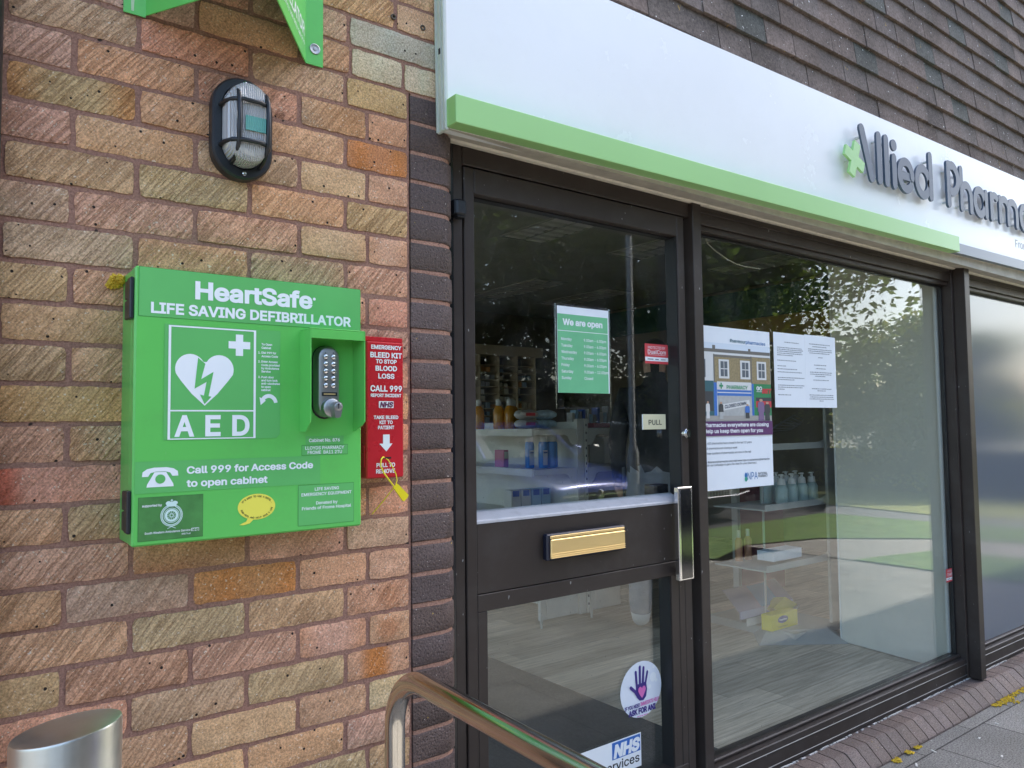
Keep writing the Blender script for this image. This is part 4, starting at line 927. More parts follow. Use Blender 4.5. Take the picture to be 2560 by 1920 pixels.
for a in (rc(fx0, fx0+tw, fz0, fz1), rc(fx1-tw, fx1, fz0, fz1), rc(fx0+tw, fx1-tw, fz1-.0028, fz1), rc(fx0+tw, fx1-tw, fz0, fz0+.002), rc(fx0+tw, fx1-tw, -.804, -.8012)): mb.flat(a, YT)
c0, c1 = -.450, -.6725; h_, w_ = .0212, .0072
mb.flat([(c0-w_, c1-h_), (c0+w_, c1-h_), (c0+w_, c1-w_), (c0+h_, c1-w_), (c0+h_, c1+w_), (c0+w_, c1+w_), (c0+w_, c1+h_), (c0-w_, c1+h_), (c0-w_, c1+w_), (c0-h_, c1+w_), (c0-h_, c1-w_), (c0-w_, c1-w_)], YT)
hp = arc(-.5425, -.7225, .0275, .0285, 200, 30, 14)+[(-.5155, -.7085)]+arc(-.4885, -.7225, .0275, .0285, 150, -20, 14)+[(-.472, -.745), (-.492, -.770), (-.5155, -.793), (-.540, -.770), (-.560, -.745)]
mb.flat(hp, YT); text(mb, 'A', -.570, -.534, -.850, .039, YT, 0, .028); text(mb, 'E', -.514, -.485, -.850, .039, YT, 0, .028); text(mb, 'D', -.463, -.429, -.850, .039, YT, 0, .028)
mb.build('symbol', WHITE, st)
mb = MB(); mb.flat([(-.5285, -.7005), (-.515, -.712), (-.5225, -.742), (-.4995, -.727), (-.5085, -.7745), (-.503, -.7755), (-.5158, -.790), (-.5245, -.7715), (-.5172, -.7735), (-.5125, -.747), (-.5345, -.7605)], YU); mb.build('bolt_symbol', GREENS, st)
mb = MB()
for z, t_ in ((-.670, 'To Open'), (-.677, 'Cabinet'), (-.687, 'Dial 999 for'), (-.694, 'Access Code'), (-.705, 'Enter Access'), (-.712, 'Code provided'), (-.7185, 'by Ambulance'), (-.725, 'Service'), (-.7365, 'Push door'), (-.743, 'and turn lock'), (-.7495, 'anti-clockwise'), (-.756, 'to open'), (-.7625, 'cabinet')): text(mb, t_, -.406, -.36, z, .0042, YT, 0, .03, 'left')
for z, t_ in ((-.687, '1.'), (-.705, '2.'), (-.7365, '3.')): text(mb, t_, -.4125, -.40, z, .0042, YT, 0, .03, 'left')
ao = arc(-.3905, -.789, .0185, .0205, 10, 150, 14); ai = arc(-.3905, -.789, .0110, .0125, 150, 10, 14); mb.flat(ao+ai, YT); mb.flat([(-.4095, -.775), (-.407, -.791), (-.3965, -.782)], YT-.0002); mb.build('lettering', WHITE, st)
st = sticker(rc(-.312, -.227, -.873, -.8555), GREENS, edge=False); mb = MB(); text(mb, 'Cabinet No. 876', -.305, -.236, -.8675, .0068, YT, 0, .02); mb.build('lettering', WHITE, st)
st = sticker(rc(-.320, -.218, -.8945, -.8745), GREENS); mb = MB(); text(mb, 'LLOYDS PHARMACY', -.313, -.226, -.8832, .0066, YT, 0, .015); text(mb, 'FROME  BA11 2TU', -.308, -.231, -.8925, .0066, YT, 0, .015); mb.build('lettering', WHITE, st)
st = sticker(rc(-.637, -.280, -.955, -.8965), GREENS, edge=False); mb = MB(); text(mb, 'Call 999 for Access Code', -.547, -.296, -.9215, .0133, YT, 0, .028); text(mb, 'to open cabinet', -.547, -.392, -.9465, .0133, YT, 0, .028); mb.build('lettering', WHITE, st)
mb = MB(); bx = -.5935
mb.flat([(bx-.0235, -.944), (bx+.0235, -.944), (bx+.0225, -.9385), (bx+.0125, -.921), (bx+.010, -.9165), (bx-.010, -.9165), (bx-.0125, -.921), (bx-.0225, -.9385)], YT)
mb.flat([(bx-.0315, -.9245), (bx-.0305, -.916), (bx-.023, -.9105), (bx-.011, -.908), (bx+.011, -.908), (bx+.023, -.9105), (bx+.0305, -.916), (bx+.0315, -.9245), (bx+.021, -.9245), (bx+.017, -.918), (bx+.008, -.9155), (bx-.008, -.9155), (bx-.017, -.918), (bx-.021, -.9245)], YT-.0002); mb.build('phone_symbol', WHITE, st)
mb = MB(); mb.flat(ell(bx, -.9295, .0088, .0085, 24), YU); mb.build('dial_symbol', GREENS, st)
st = sticker(rc(-.630, -.517, -1.0415, -.9625), GREEND)
mb = MB(); text(mb, 'supported by', -.624, -.590, -.9795, .0042, YT, 0, .02); text(mb, 'South Western Ambulance Service', -.619, -.539, -1.0295, .0038, YT, 0, .012); text(mb, 'NHS Trust', -.5545, -.539, -1.0355, .003, YT, 0, .012); mb.flat(rc(-.5375, -.5235, -1.0305, -1.0245), YT); mb.build('lettering', WHITE, st)
mb = MB(); text(mb, 'NHS', -.5365, -.5245, -1.0298, .0046, YU, 0, .04, slant=.2); mb.build('emblem_print', GREEND, st)
mb = MB(); ex, ez = -.573, -.998
for i in range(44):
    a = math.pi*2*i/44
    if abs(a-math.pi/2) < .35: continue
    for rr_, tt in ((.0188, .35), (.0165, -.5)):
        px, pz = ex+rr_*math.cos(a), ez+rr_*math.sin(a)*1.05; d_ = a+math.pi/2+tt
        mb.flat([(px-.0022*math.cos(d_), pz-.0022*math.sin(d_)), (px+.0009*math.sin(d_), pz-.0009*math.cos(d_)), (px+.0022*math.cos(d_), pz+.0022*math.sin(d_)), (px-.0009*math.sin(d_), pz+.0009*math.cos(d_))], YT-.00004*(i % 5)-(0 if tt > 0 else .0002))
def ringf(r0, r1, y):
    o_ = ell(ex, ez, r1, r1, 40); i_ = ell(ex, ez, r0, r0, 40); mb.add([(x, y, z) for x, z in o_+i_], [(k, (k+1) % 40, 40+(k+1) % 40, 40+k) for k in range(40)])
ringf(.0128, .0138, YT); ringf(.0078, .0118, YT); ringf(.0022, .0034, YT-.0003)
for i in range(12): a = math.pi*i/6; mb.flat(stroke([(ex+.003*math.cos(a), ez+.003*math.sin(a)), (ex+.0078*math.cos(a), ez+.0078*math.sin(a))], .0007, 2), YT-.0001*(i % 3)-.0001)
mb.flat([(ex-.0075, ez+.0165), (ex+.0075, ez+.0165), (ex+.009, ez+.021)]+arc(ex+.0055, ez+.0225, .0052, .0042, -10, 160, 8)+[(ex, ez+.0225)]+arc(ex-.0055, ez+.0225, .0052, .0042, 20, 190, 8), YT-.0004); mb.flat([(ex-.0008, ez+.022), (ex+.0008, ez+.022), (ex+.0008, ez+.030), (ex-.0008, ez+.030)], YT-.0005); mb.flat([(ex-.0022, ez+.0272), (ex+.0022, ez+.0272), (ex+.0022, ez+.0286), (ex-.0022, ez+.0286)], YT-.0006)
mb.flat(stroke([(ex-.007, ez-.024), (ex+.005, ez-.0185)], .001, 2), YT-.0004); mb.flat(stroke([(ex+.007, ez-.024), (ex-.005, ez-.0185)], .001, 2), YT-.0006); mb.build('crest', M('crest_mint', (.62, .80, .74), .45), st)
bc, bz = -.4135, -.9935
st = MB(); st.flat(ell(bc, bz, .0375, .0255, 40), YS); st.flat([(bc-.018, bz-.022), (bc-.021, bz-.028), (bc-.0345, bz-.0335), (bc-.026, bz-.0345), (bc-.014, bz-.032), (bc-.006, bz-.0245)], YS-.0002); st = st.build('sticker', YEL2, cb_)
mb = MB(); arc_text(mb, "IT'S EASY TO USE A DEFIB...", bc, bz-.0015, .0315, .0205, R(152), R(18), .0035, YT, 0); arc_text(mb, 'SCAN HERE AND HELP SAVE A LIFE', bc, bz, .0325, .0235, R(192), R(352), .0033, YT, 0); mb.build('lettering', BLACK, st)
st = sticker(rc(-.3275, -.204, -1.0395, -.957), GREENS)
mb = MB()
for z, t_, a, b in ((-.969, 'LIFE SAVING', -.292, -.238), (-.9795, 'EMERGENCY EQUIPMENT', -.321, -.209), (-.998, 'Donated by', -.289, -.241), (-1.008, 'Friends of Frome Hospital', -.320, -.210)): text(mb, t_, a, b, z, .0062, YT, 0, .015)
mb.build('lettering', WHITE, st)
# lock hood and keypad
YH = -.1695
mb = MB(); hx0, hx1, hz0, hz1 = -.325, -.203, -.846, -.634; th = .0022
mb.box(hx0, hx1, YH, YF-.0002, hz1-th, hz1, .0008)                                                       # roof
mb.prismx([(YF-.0002, hz0), (YF-.0002, hz1-th-.0002), (YH, hz1-th-.0002), (YH, -.826), (YH+.024, hz0)], hx0, hx0+th); mb.prismx([(YF-.0002, hz0), (YF-.0002, hz1-th-.0002), (YH, hz1-th-.0002), (YH, -.826), (YH+.012, -.834), (YF-.012, hz0)], hx1-th, hx1)
mb.box(hx0+th+.0003, hx1-th-.0003, YH, YH+th, -.6552, hz1-th-.0004, .0006)                              # front lip
mb.build('lock_hood', GREEN, cb_)
kp = MB(); KX, KZ = -.272, -.742
def kst(cx, cz, rx, h, secs, mi, mbx): 
    rings = [[(x, y, z) for x, z in stad(cx, cz, rx-d, h-d, 8)] for d, y in secs]; n = len(rings[0]); V = sum(rings, [])
    mbx.add(V, [(k*n+i, k*n+(i+1) % n, (k+1)*n+(i+1) % n, (k+1)*n+i) for k in range(len(secs)-1) for i in range(n)]+[tuple(range(n)), tuple((len(secs)-1)*n+i for i in range(n))], mi)
kst(KX, KZ, .0275, .078, [(0, YF-.0003), (0, YF-.003), (.001, YF-.004)], 1, kp)
kst(KX, KZ+.001, .0262, .0755, [(0, YF-.0042), (.0008, YF-.020), (.004, YF-.026), (.010, YF-.0285)], 0, kp)
kp.box(KX-.017, KX+.017, YF-.0296, YF-.0287, -.772, -.764, .0003, 1); kp.box(KX-.013, KX+.013, YF-.0299, YF-.0297, -.7695, -.7665, 0, 2)
kl = kp.build('keypad_lock', [ZINC, BLACKP, GOLD], cb_, smooth=35)
for r_ in range(5):
    for c_ in range(2):
        b = MB(); b.lathe([(.0058, YF-.0286), (.0058, YF-.0293), (.0048, YF-.0294), (.0044, YF-.0315), (.002, YF-.0325), (0, YF-.0326)], KX-.0085+.017*c_, -.690-.015*r_, 14, 0, 'y'); b.build('keypad_button', CHROME, kl, smooth=40)
b = MB()
for i, ch in enumerate('1234567890'): text(b, ch, KX-.0102+.017*(i % 2), KX-.0068+.017*(i % 2), -.6835-.015*(i//2), .0034, YF-.0288, 0, .01)
b.build('lettering', BLACK, kl)
b = MB(); b.lathe([(.020, YF-.0287), (.021, YF-.034), (.019, YF-.041), (.016, YF-.043)], -.271, -.797, 24, 0, 'y'); b.prism(ell(-.2675, -.795, .0105, .0105, 16, math.pi*.0, math.pi)+[(-.2735, -.8165), (-.2675, -.8185), (-.2615, -.8165)], YF-.062, YF-.0431, 0); b.lathe([(.0085, -.1762), (.0085, -.1772), (.0078, -.1776), (0, -.1776)], -.2675, -.795, 18, 0, 'y'); b.box(-.2682, -.2665, -.17835, -.1779, -.799, -.789, 0, 1); b.lathe([(.0022, -.1779), (.0022, -.1783), (0, -.1783)], -.2672, -.790, 10, 1, 'y')
b.build('lock_knob', [ZINC, BLACK], kl, smooth=35)

# ================================================================== BLEED KIT AND ITS SEAL
bk = thing('bleed_kit_box', 'red emergency bleed kit box beside the green cabinet', 'first aid box', (-.096, 0, -.952)); KY = -.056
mb = MB(); mb.box(-.147, -.046, -.010, -.0005, -.956, -.628, .001); mb.box(-.147, -.1445, -.050, -.010, -.665, -.629, .0005); mb.box(-.147, -.1445, -.050, -.010, -.93, -.88, .0005); mb.box(-.1445, -.0475, -.052, -.0102, -.640, -.629, .001); mb.build('back_plate', RED, bk)
mb = MB(); mb.box(-.144, -.0475, KY, -.011, -.9555, -.6405, .003); mb.build('cover', RED, bk)
mb = MB(); K0 = KY-.0006
for t_, a, b, z, h in (('EMERGENCY', -.133, -.054, -.6575, .0092), ('BLEED KIT', -.135, -.053, -.677, .0120), ('TO STOP', -.121, -.067, -.6905, .0092), ('BLOOD', -.122, -.066, -.7075, .0112), ('LOSS', -.115, -.073, -.7255, .0112), ('CALL 999', -.135, -.053, -.7555, .0135), ('REPORT INCIDENT', -.134, -.055, -.7685, .0074), ('TAKE BLEED', -.127, -.063, -.8195, .0078), ('KIT TO', -.112, -.078, -.831, .0078), ('PATIENT', -.116, -.074, -.843, .0078), ('PULL TO', -.120, -.072, -.930, .0092), ('REMOVE', -.121, -.072, -.944, .0092)): text(mb, t_, a+.001, b+.001, z, h, K0, 0, .03)
mb.flat(rc(-.1125, -.0745, -.794, -.7785), K0); mb.build('lettering', WHITE, bk); mb = MB(); mb.flat([(-.102, -.8765), (-.102, -.8555), (-.085, -.8555), (-.085, -.8765), (-.0775, -.8765), (-.0935, -.8945), (-.1115, -.8765)], K0); mb.build('arrow_symbol', WHITE, bk)
mb = MB(); text(mb, 'NHS', -.110, -.077, -.7920, .0118, K0-.0003, 0, .045, slant=.2); mb.build('emblem_print', M('kit_purple', (.12, .01, .06), .5), bk)
mb = MB(); mb.box(-.108, -.081, KY-.0004, KY-.0001, -.9115, -.9075); mb.build('slot', BLACK, bk)
sg = thing('security_seal', 'yellow plastic pull seal hanging from the slot of the red box', 'seal', (-.07, -.066, -1.0))
mb = MB(); lp = [(-.095, -.052, -.9095), (-.104, -.060, -.907), (-.111, -.064, -.912), (-.1135, -.066, -.926), (-.107, -.068, -.942), (-.094, -.070, -.960), (-.081, -.071, -.976)]
mb.tube(lp, .0018, 7); mb.tube([(-.078, -.071, -.972), (-.0735, -.070, -.962), (-.0745, -.068, -.948), (-.083, -.066, -.930), (-.092, -.062, -.914), (-.095, -.052, -.9095)], .0013, 7); mb.tube([(-.080, -.0715, -.975), (-.093, -.05, -1.003), (-.113, -.022, -1.040)], .0012, 6); mb.build('loop', YELLOW, sg, smooth=60)
mb = MB()
for q0, q1, y in (((-.0845, -.9785), (-.0730, -.9695), -.0745),): mb.prism([(-.0850, -.9770), (-.0790, -.9725), (-.0740, -.9690), (-.0455, -.9965), (-.0475, -1.0015), (-.0570, -1.0105), (-.0605, -1.0095)], -.0745, -.0705)
mb.build('tab', YELLOW, sg)

# ================================================================== SMALL WALL THINGS
dp_ = MB(); dp_.tube([(-.882, -.052, -2.17), (-.882, -.052, 2.84)], .034, 18)
for z in (-1.4, .2, 1.8): dp_.tube([(-.882, -.052, z-.03), (-.882, -.052, z+.03)], .038, 18); dp_.box(-.93, -.834, -.018, -.001, z-.02, z+.02, .003)
tag(dp_.build('downpipe', BLACKP, smooth=40), 'black downpipe at the left edge of the brick wall', 'downpipe')
for (x, z), lb in (((-.041, .180), 'brass rimmed screw plug in the upper brick wall, left of two'), ((.043, .178), 'brass rimmed screw plug in the upper brick wall, right of two beside the fascia')):
    mb = MB(); mb.lathe([(.0075, .002), (.0075, -.003), (.006, -.004), (.0035, -.003), (.003, .001)], x, z, 16, 0, 'y'); tag(mb.build('wall_plug', M('old_plug', (.10, .075, .05), .5, metal=.3), smooth=40), lb, 'wall plug', 'plugs in the brick wall')
mb = MB(); mb.box(.161, .196, .028, .0595, -.278, -.234, .006); mb.box(.158, .1605, .034, .0595, -.276, -.236, .002); mb.box(.166, .192, .030, .058, -.283, -.2785, .002); tag(mb.build('door_sensor', BLACKP), 'small black sensor box at the top of the left door jamb', 'sensor')
def lichen(name, pts, label, group='patches of yellow lichen'):
    b = MB(); rr = random.Random(len(label))
    for (x, y, z, r_, n, nrm) in pts:
        for i in range(n):
            a = rr.uniform(0, 6.28); d = r_*rr.random()**.5; s_ = rr.uniform(.0025, .006)
            e1, e2 = nrm
            p0 = Vector((x, y, z))+Vector(e1)*d*math.cos(a)+Vector(e2)*d*math.sin(a); nn = Vector(e1).cross(Vector(e2)).normalized()*rr.uniform(.001, .006)
            k = [p0+Vector(e1)*s_*math.cos(t+a)+Vector(e2)*s_*math.sin(t+a) for t in (0, 1.57, 3.14, 4.7)]
            b.add([*k, p0+nn, p0-nn], [(0, 1, 4), (1, 2, 4), (2, 3, 4), (3, 0, 4), (1, 0, 5), (2, 1, 5), (3, 2, 5), (0, 3, 5)])
    return tag(b.build(name, M('lichen_yellow', (.60, .40, .03), .9, var=.3, vs=60)), label, 'lichen', group)
FL = ((1, 0, 0), (0, 1, 0)); UP = ((1, 0, 0), (0, -.2, 1))
lichen('lichen', [(-.655, -.010, -.550, .012, 60, UP), (-.664, -.006, -.556, .006, 30, UP), (-.648, -.02, -.545, .006, 26, UP)], 'yellow lichen tuft on the wall at the top left corner of the green cabinet')
lichen('lichen', [(2.13, -.092, -2.176, .018, 50, FL), (2.15, -.088, -2.174, .012, 20, FL)], 'yellow lichen patch below the brick sill, nearest of the three small ones')
lichen('lichen', [(2.235, -.086, -2.172, .015, 44, FL), (2.255, -.092, -2.177, .01, 20, FL)], 'yellow lichen patch below the brick sill, middle of the three small ones')
lichen('lichen', [(2.31, -.084, -2.172, .015, 40, FL), (2.335, -.088, -2.175, .008, 16, FL)], 'yellow lichen patch below the brick sill, furthest of the three small ones')
lichen('lichen', [(3.08+i*.05, -.088-.01*math.sin(i), -2.174, .024, 50, FL) for i in range(22)]+[(3.2, -.12, -2.178, .03, 40, FL), (3.5, -.12, -2.178, .04, 60, FL)], 'long yellow lichen fringe along the foot of the brick sill past the dark mullion')
# litter flakes
for i, (x, y, rot_) in enumerate([(2.16, -.155, .5), (2.34, -.14, 1.2), (2.62, -.2, .2), (2.02, -.14, .9), (2.5, -.33, .4), (2.85, -.18, 1.5)]):
    l_ = [.03, .025, .018, .03, .02, .016][i]; mb = MB(); mb.box(x-l_/2, x+l_/2, y-.004, y+.004, G+.001, G+.003, .001); o = mb.build('paper_scrap', M('scrap', (.62, .61, .56), .8), origin=(x, y, G)); o.rotation_euler = (0, 0, rot_)
    tag(o, 'pale scrap lying on the paving slabs in front of the brick sill', 'scrap', 'pale scraps on the paving')
# bollard
mb = MB(); bx, by = -.803, -.613; zt = -1.180
mb.lathe([(.0575, G+.001), (.0575, zt-.004), (.0565, zt-.001), (.054, zt), (0, zt+.0006)], bx, by, 64); mb.v = [(x, y, z+(.134*((x-bx)*.795-(y-by)*.606) if z > zt-.1 else 0)) for x, y, z in mb.v]
tag(mb.build('bollard', STEELB, smooth=30), 'stainless steel bollard with slanted top in front of the brick wall', 'bollard')
# handrail
hr = MB(); rx_, y0_, zr = -.152, -.200, -1.345; pth = [(rx_, y0_, G+.002), (rx_, y0_, zr-.115)]+[(rx_, y0_-.115+.115*math.cos(a), zr-.115+.115*math.sin(a)) for a in [math.pi/2*i/14 for i in range(1, 15)]]+[(rx_-.022, -1.05, zr)]+[(rx_-.022, -1.05-.115*math.sin(a), zr-.115+.115*math.cos(a)) for a in [math.pi/2*i/14 for i in range(1, 15)]]+[(rx_-.022, -1.165, G+.002)]
hr.tube(pth, .0212, 32); hr.lathe([(.05, G+.001), (.05, G+.006), (.022, G+.008)], rx_, y0_, 24); hr.lathe([(.05, G+.001), (.05, G+.006), (.022, G+.008)], rx_-.022, -1.165, 24)
tag(hr.build('handrail', STEELR, smooth=40), 'curved stainless steel handrail in front of the shop door', 'handrail')

# ================================================================== PAPERS AND STICKERS ON THE GLASS
YG = .1034
def on_glass(name, label, cat, loc, group=None): return thing(name, label, cat, loc, group)
o = on_glass('opening_hours_sign', 'green opening hours sheet in a clear holder on the door glass', 'sign', (.675, YG, -.79))
mb = MB(); mb.box(.560, .563, .0990, .1036, -.789, -.470, .0008); mb.box(.787, .790, .0990, .1036, -.789, -.470, .0008); mb.box(.5632, .7868, .0990, .1036, -.474, -.470, .0008); mb.box(.5632, .7868, .0990, .1036, -.789, -.786, .0008); mb.box(.5632, .7868, .1000, .1010, -.7858, -.742); mb.box(.5632, .7868, .0988, .0998, -.764, -.761); mb.build('holder', ACRY, o)
mb = MB(); mb.rect(.569, .786, -.741, -.476, .1022, 0); mb.rect(.570, .781, -.741, -.500, .1018, 1); sheet_ = mb.build('sheet', [PAPER, MINT], o)
mb = MB(); YL = .1014; text(mb, 'We are open', .591, .758, -.533, .019, YL, 0, .032); mb.rect(.570, .781, -.5525, -.5505, YL, 0)
for i, (d, h_) in enumerate((('Monday', '9.00am - 6.00pm'), ('Tuesday', '9.00am - 6.00pm'), ('Wednesday', '9.00am - 6.00pm'), ('Thursday', '9.00am - 6.00pm'), ('Friday', '9.00am - 6.00pm'), ('Saturday', '9.00am - 12.00pm'), ('Sunday', 'Closed'))):
    z = -.5805-i*.0198; text(mb, d, .584, .63, z, .0085, YL, 0, .012, 'left'); text(mb, h_, .677, .70, z, .0085, YL, 0, .012, 'left')
mb.build('lettering', WHITE, o)
o = on_glass('pull_sign', 'cream PULL plate on the door glass beside the lock', 'sign', (.99, YG, -.857))
mb = MB(); mb.box(.934, 1.045, .1002, .1036, -.857, -.8065, .001, 0); mb.box(.9325, .9338, .1005, .1038, -.857, -.8065, 0, 1); mb.build('plate', [CREAMP, WHITE], o); mb = MB(); text(mb, 'PULL', .960, 1.024, -.8415, .0165, .0997, 0, .012); mb.build('lettering', BLACK, o)
for nm, x0, x1, z0, z1, y, lb in (('alarm_sticker', .953, 1.067, -.637, -.5705, YG, 'red alarm sticker on the upper right of the door glass'), ('alarm_sticker', 3.072, 3.19, -1.637, -1.573, YG, 'red alarm sticker low on the window beside the far mullion')):
    o = on_glass(nm, lb, 'sticker', ((x0+x1)/2, y, z0), 'red alarm stickers'); mb = MB(); w_ = x1-x0; h_ = z1-z0
    mb.box(x0, x1, y-.0002, y+.0003, z0, z1, 0, 0); mb.rect(x0+.0004, x1-.0004, z0+h_*.13, z0+h_*.335, y-.0006, 1); mb.build('backing', [REDS, WHITE], o)
    mb = MB(); text(mb, 'PROTECTED BY', x0+w_*.13, x0+w_*.88, z0+h_*.75, h_*.13, y-.0006, 0, 0); text(mb, 'DualCom', x0+w_*.12, x0+w_*.90, z0+h_*.50, h_*.2, y-.0006, 0, .008); mb.rect(x0+w_*.12, x0+w_*.9, z0+h_*.44, z0+h_*.452, y-.0006, 0); mb.build('lettering', WHITE, o)
    mb = MB(); 
    for a, b in ((.10, .35), (.43, .58), (.67, .88)): mb.rect(x0+w_*a, x0+w_*b, z0+h_*.20, z0+h_*.25, y-.0009, 0)
    mb.build('small_print', GREYTX, o)
o = on_glass('help_sticker', 'round white sticker with a purple hand on the lower door glass', 'sticker', (.903, YG, -1.775)); hx, hz = .903, -1.688
mb = MB(); mb.prism(ell(hx, hz, .0945, .0875, 48), YG-.0002, YG+.0003, 0)
for a, b, r_ in ((.055, .028, .015), (.060, .06, .006), (.036, .052, .005), (.07, .015, .006), (.038, .0, .007), (.02, .04, .004)): mb.flat(ell(hx+a, hz+b, r_, r_, 16), YG-.0005-.00005*r_*1000, 1)
mb.build('backing', [M('sticker_lilac_white', (.74, .78, .84), .45), WHITE], o)
mb = MB(); YA = YG-.0013; q = [0]
def hs(p, w_): mb.flat(stroke(p, w_), YA-q[0]*.0001); q[0] += 1
mb.flat([(hx-.027, hz-.004), (hx-.024, hz+.018), (hx+.022, hz+.020), (hx+.026, hz-.004), (hx+.021, hz-.026), (hx+.008, hz-.036), (hx-.010, hz-.034), (hx-.022, hz-.022)], YA+.0001)
hs([(hx-.021, hz+.012), (hx-.025, hz+.058)], .0095); hs([(hx-.007, hz+.015), (hx-.006, hz+.071)], .0098); hs([(hx+.006, hz+.015), (hx+.011, hz+.066)], .0095); hs([(hx+.018, hz+.014), (hx+.028, hz+.050)], .0082); hs([(hx-.018, hz-.018), (hx-.030, hz-.002), (hx-.049, hz+.014)], .0105)
mb.build('hand_symbol', NAVY, o)
mb = MB(); c0, c1 = hx+.001, hz-.006; k = .30; mb.flat([(c0+(x+.5155)*k*1.05, c1+(z+.735)*k*1.25) for x, z in hp], YA-.0012); text(mb, 'IMMEDIATE HELP', hx-.006, hx+.080, hz-.052, .0115, YA, 0, .03, dz=.001); lines(mb, [(hz-.084, 1.)], hx-.022, hx+.026, YA, 0, .003); mb.build('pink_print', PINK, o)
mb = MB(); text(mb, 'IF YOU NEED', hx-.077, hx-.009, hz-.053, .0115, YA, 0, .03); text(mb, 'ASK FOR ANI', hx-.061, hx+.064, hz-.074, .0172, YA, 0, .045); mb.build('lettering', NAVY, o)
o = on_glass('services_sticker', 'white and blue NHS services sticker at the foot of the door glass', 'sticker', (.74, YG, -1.925))
mb = MB(); mb.box(.585, .897, YG-.0002, YG+.0003, -1.925, -1.821, 0, 0); mb.rect(.768, .893, -1.876, -1.8245, YG-.0005, 1); mb.build('backing', [WHITE, NHSB], o)
mb = MB(); text(mb, 'NHS', .774, .887, -1.870, .038, YG-.0008, 0, .05, slant=.2); mb.build('emblem_print', WHITE, o)
mb = MB(); text(mb, 'Local services', .602, .888, -1.908, .026, YG-.0005, 0, .012); mb.build('lettering', BLACK, o)
# campaign poster
px0, px1, pz1, pz0 = 1.240, 1.656, -.4885, -1.0785; pw, ph_ = px1-px0, pz1-pz0
o = on_glass('campaign_poster', 'tall save our pharmacies poster with a shop photograph inside the window', 'poster', (1.44, YG, pz0))
def PXZ(u, v): return px0+u*pw, pz1-v*ph_
def prr(b, u0, u1, v0, v1, mi, lv): b.rect(px0+u0*pw, px0+u1*pw, pz1-v1*ph_, pz1-v0*ph_, YG-.0003*lv, mi)
mb = MB(); 
V = []; nx = 14
for i in range(nx+1):
    u = i/nx; V += [(px0+u*pw, YG-.0001-.0015*math.sin(u*3.1)**2*0, pz0), (px0+u*pw, YG-.0001, pz1)]
mb.box(px0, px1, YG-.0001, YG+.0004, pz0, pz1); sh_ = mb.build('sheet', PAPER, o)
mb = MB(); PB = [M('pic_sky', (.66, .74, .82), .6), M('pic_roof', (.16, .15, .13), .7), M('pic_brick', (.30, .235, .12), .7, var=.25, vs=160), M('pic_white', (.68, .68, .66), .6), M('pic_teal', (.03, .12, .14), .6), M('pic_green', (.02, .22, .08), .6), M('pic_glass', (.10, .12, .14), .4), M('pic_blue', (.04, .16, .50), .6), M('pic_shutter', (.42, .43, .42), .6, var=.1, vs=60), M('pic_pave', (.36, .34, .31), .7), M('pic_red', (.55, .04, .05), .6), M('pic_mauve', (.20, .12, .24), .6), M('pic_skin', (.5, .3, .2), .6), M('pic_dark', (.04, .045, .05), .6)]
prr(mb, 0, .995, .10, .145, 0, 1); prr(mb, 0, .995, .137, .175, 1, 2); prr(mb, .155, .195, .115, .165, 1, 2.5); prr(mb, .665, .70, .122, .165, 1, 2.5)
prr(mb, 0, .17, .158, .345, 3, 3); prr(mb, .17, .995, .175, .345, 2, 3); prr(mb, 0, .995, .158, .172, 3, 3.5); prr(mb, .17, .70, .176, .186, 1, 4)
for u in (.235, .54, .785): prr(mb, u, u+.145, .20, .318, 3, 5); prr(mb, u+.025, u+.12, .212, .305, 6, 6); prr(mb, u+.068, u+.076, .212, .305, 3, 7); prr(mb, u+.025, u+.12, .255, .261, 3, 7)
prr(mb, .015, .055, .205, .315, 6, 5); prr(mb, .163, .178, .17, .345, 1, 5); prr(mb, .695, .71, .17, .345, 1, 5)
prr(mb, 0, .16, .335, .56, 4, 5.5); prr(mb, .16, .20, .345, .56, 7, 5.6); prr(mb, .70, .73, .345, .56, 7, 5.6); prr(mb, .205, .695, .338, .388, 3, 6); prr(mb, .205, .695, .388, .425, 7, 6); prr(mb, .205, .695, .402, .408, 3, 6.5); prr(mb, .215, .695, .425, .55, 8, 6); prr(mb, .73, .995, .345, .56, 5, 6); prr(mb, .76, .995, .455, .495, 10, 6.5); prr(mb, .76, .995, .432, .455, 13, 6.5); prr(mb, 0, .995, .548, .58, 9, 7); prr(mb, .02, .15, .40, .52, 13, 6)
mb.flat([PXZ(.265, .478), PXZ(.655, .448), PXZ(.665, .483), PXZ(.275, .518)], YG-.0026, 3)
def guy(u, v0, v1, body, leg, wd):
    h = v1-v0; mb.flat([PXZ(*p) for p in ((u-wd, v0+h*.2), (u-wd*.5, v0+h*.13), (u+wd*.5, v0+h*.13), (u+wd, v0+h*.2), (u+wd*1.1, v0+h*.6), (u-wd*1.1, v0+h*.6))], YG-.0029, body); mb.flat([PXZ(*p) for p in ((u-wd*.8, v0+h*.6), (u+wd*.8, v0+h*.6), (u+wd*.9, v1), (u-wd*.9, v1))], YG-.0031, leg); x, z = PXZ(u, v0+h*.07); mb.flat(ell(x, z, wd*pw*.55, h*ph_*.065, 12), YG-.0033, 12)
guy(.07, .46, .565, 3, 3, .025); guy(.25, .462, .568, 13, 8, .03); guy(.625, .475, .565, 7, 13, .032); guy(.83, .44, .58, 11, 11, .048); guy(.925, .458, .58, 13, 13, .042)
mb.build('photograph', PB, o)
mb = MB(); prr(mb, 0, .998, .583, .672, 0, 11); mb.build('purple_band', PURPLE, o)
mb = MB(); YP = YG-.0036; f_ = lambda u: px0+u*pw; g_ = lambda v: pz1-v*ph_
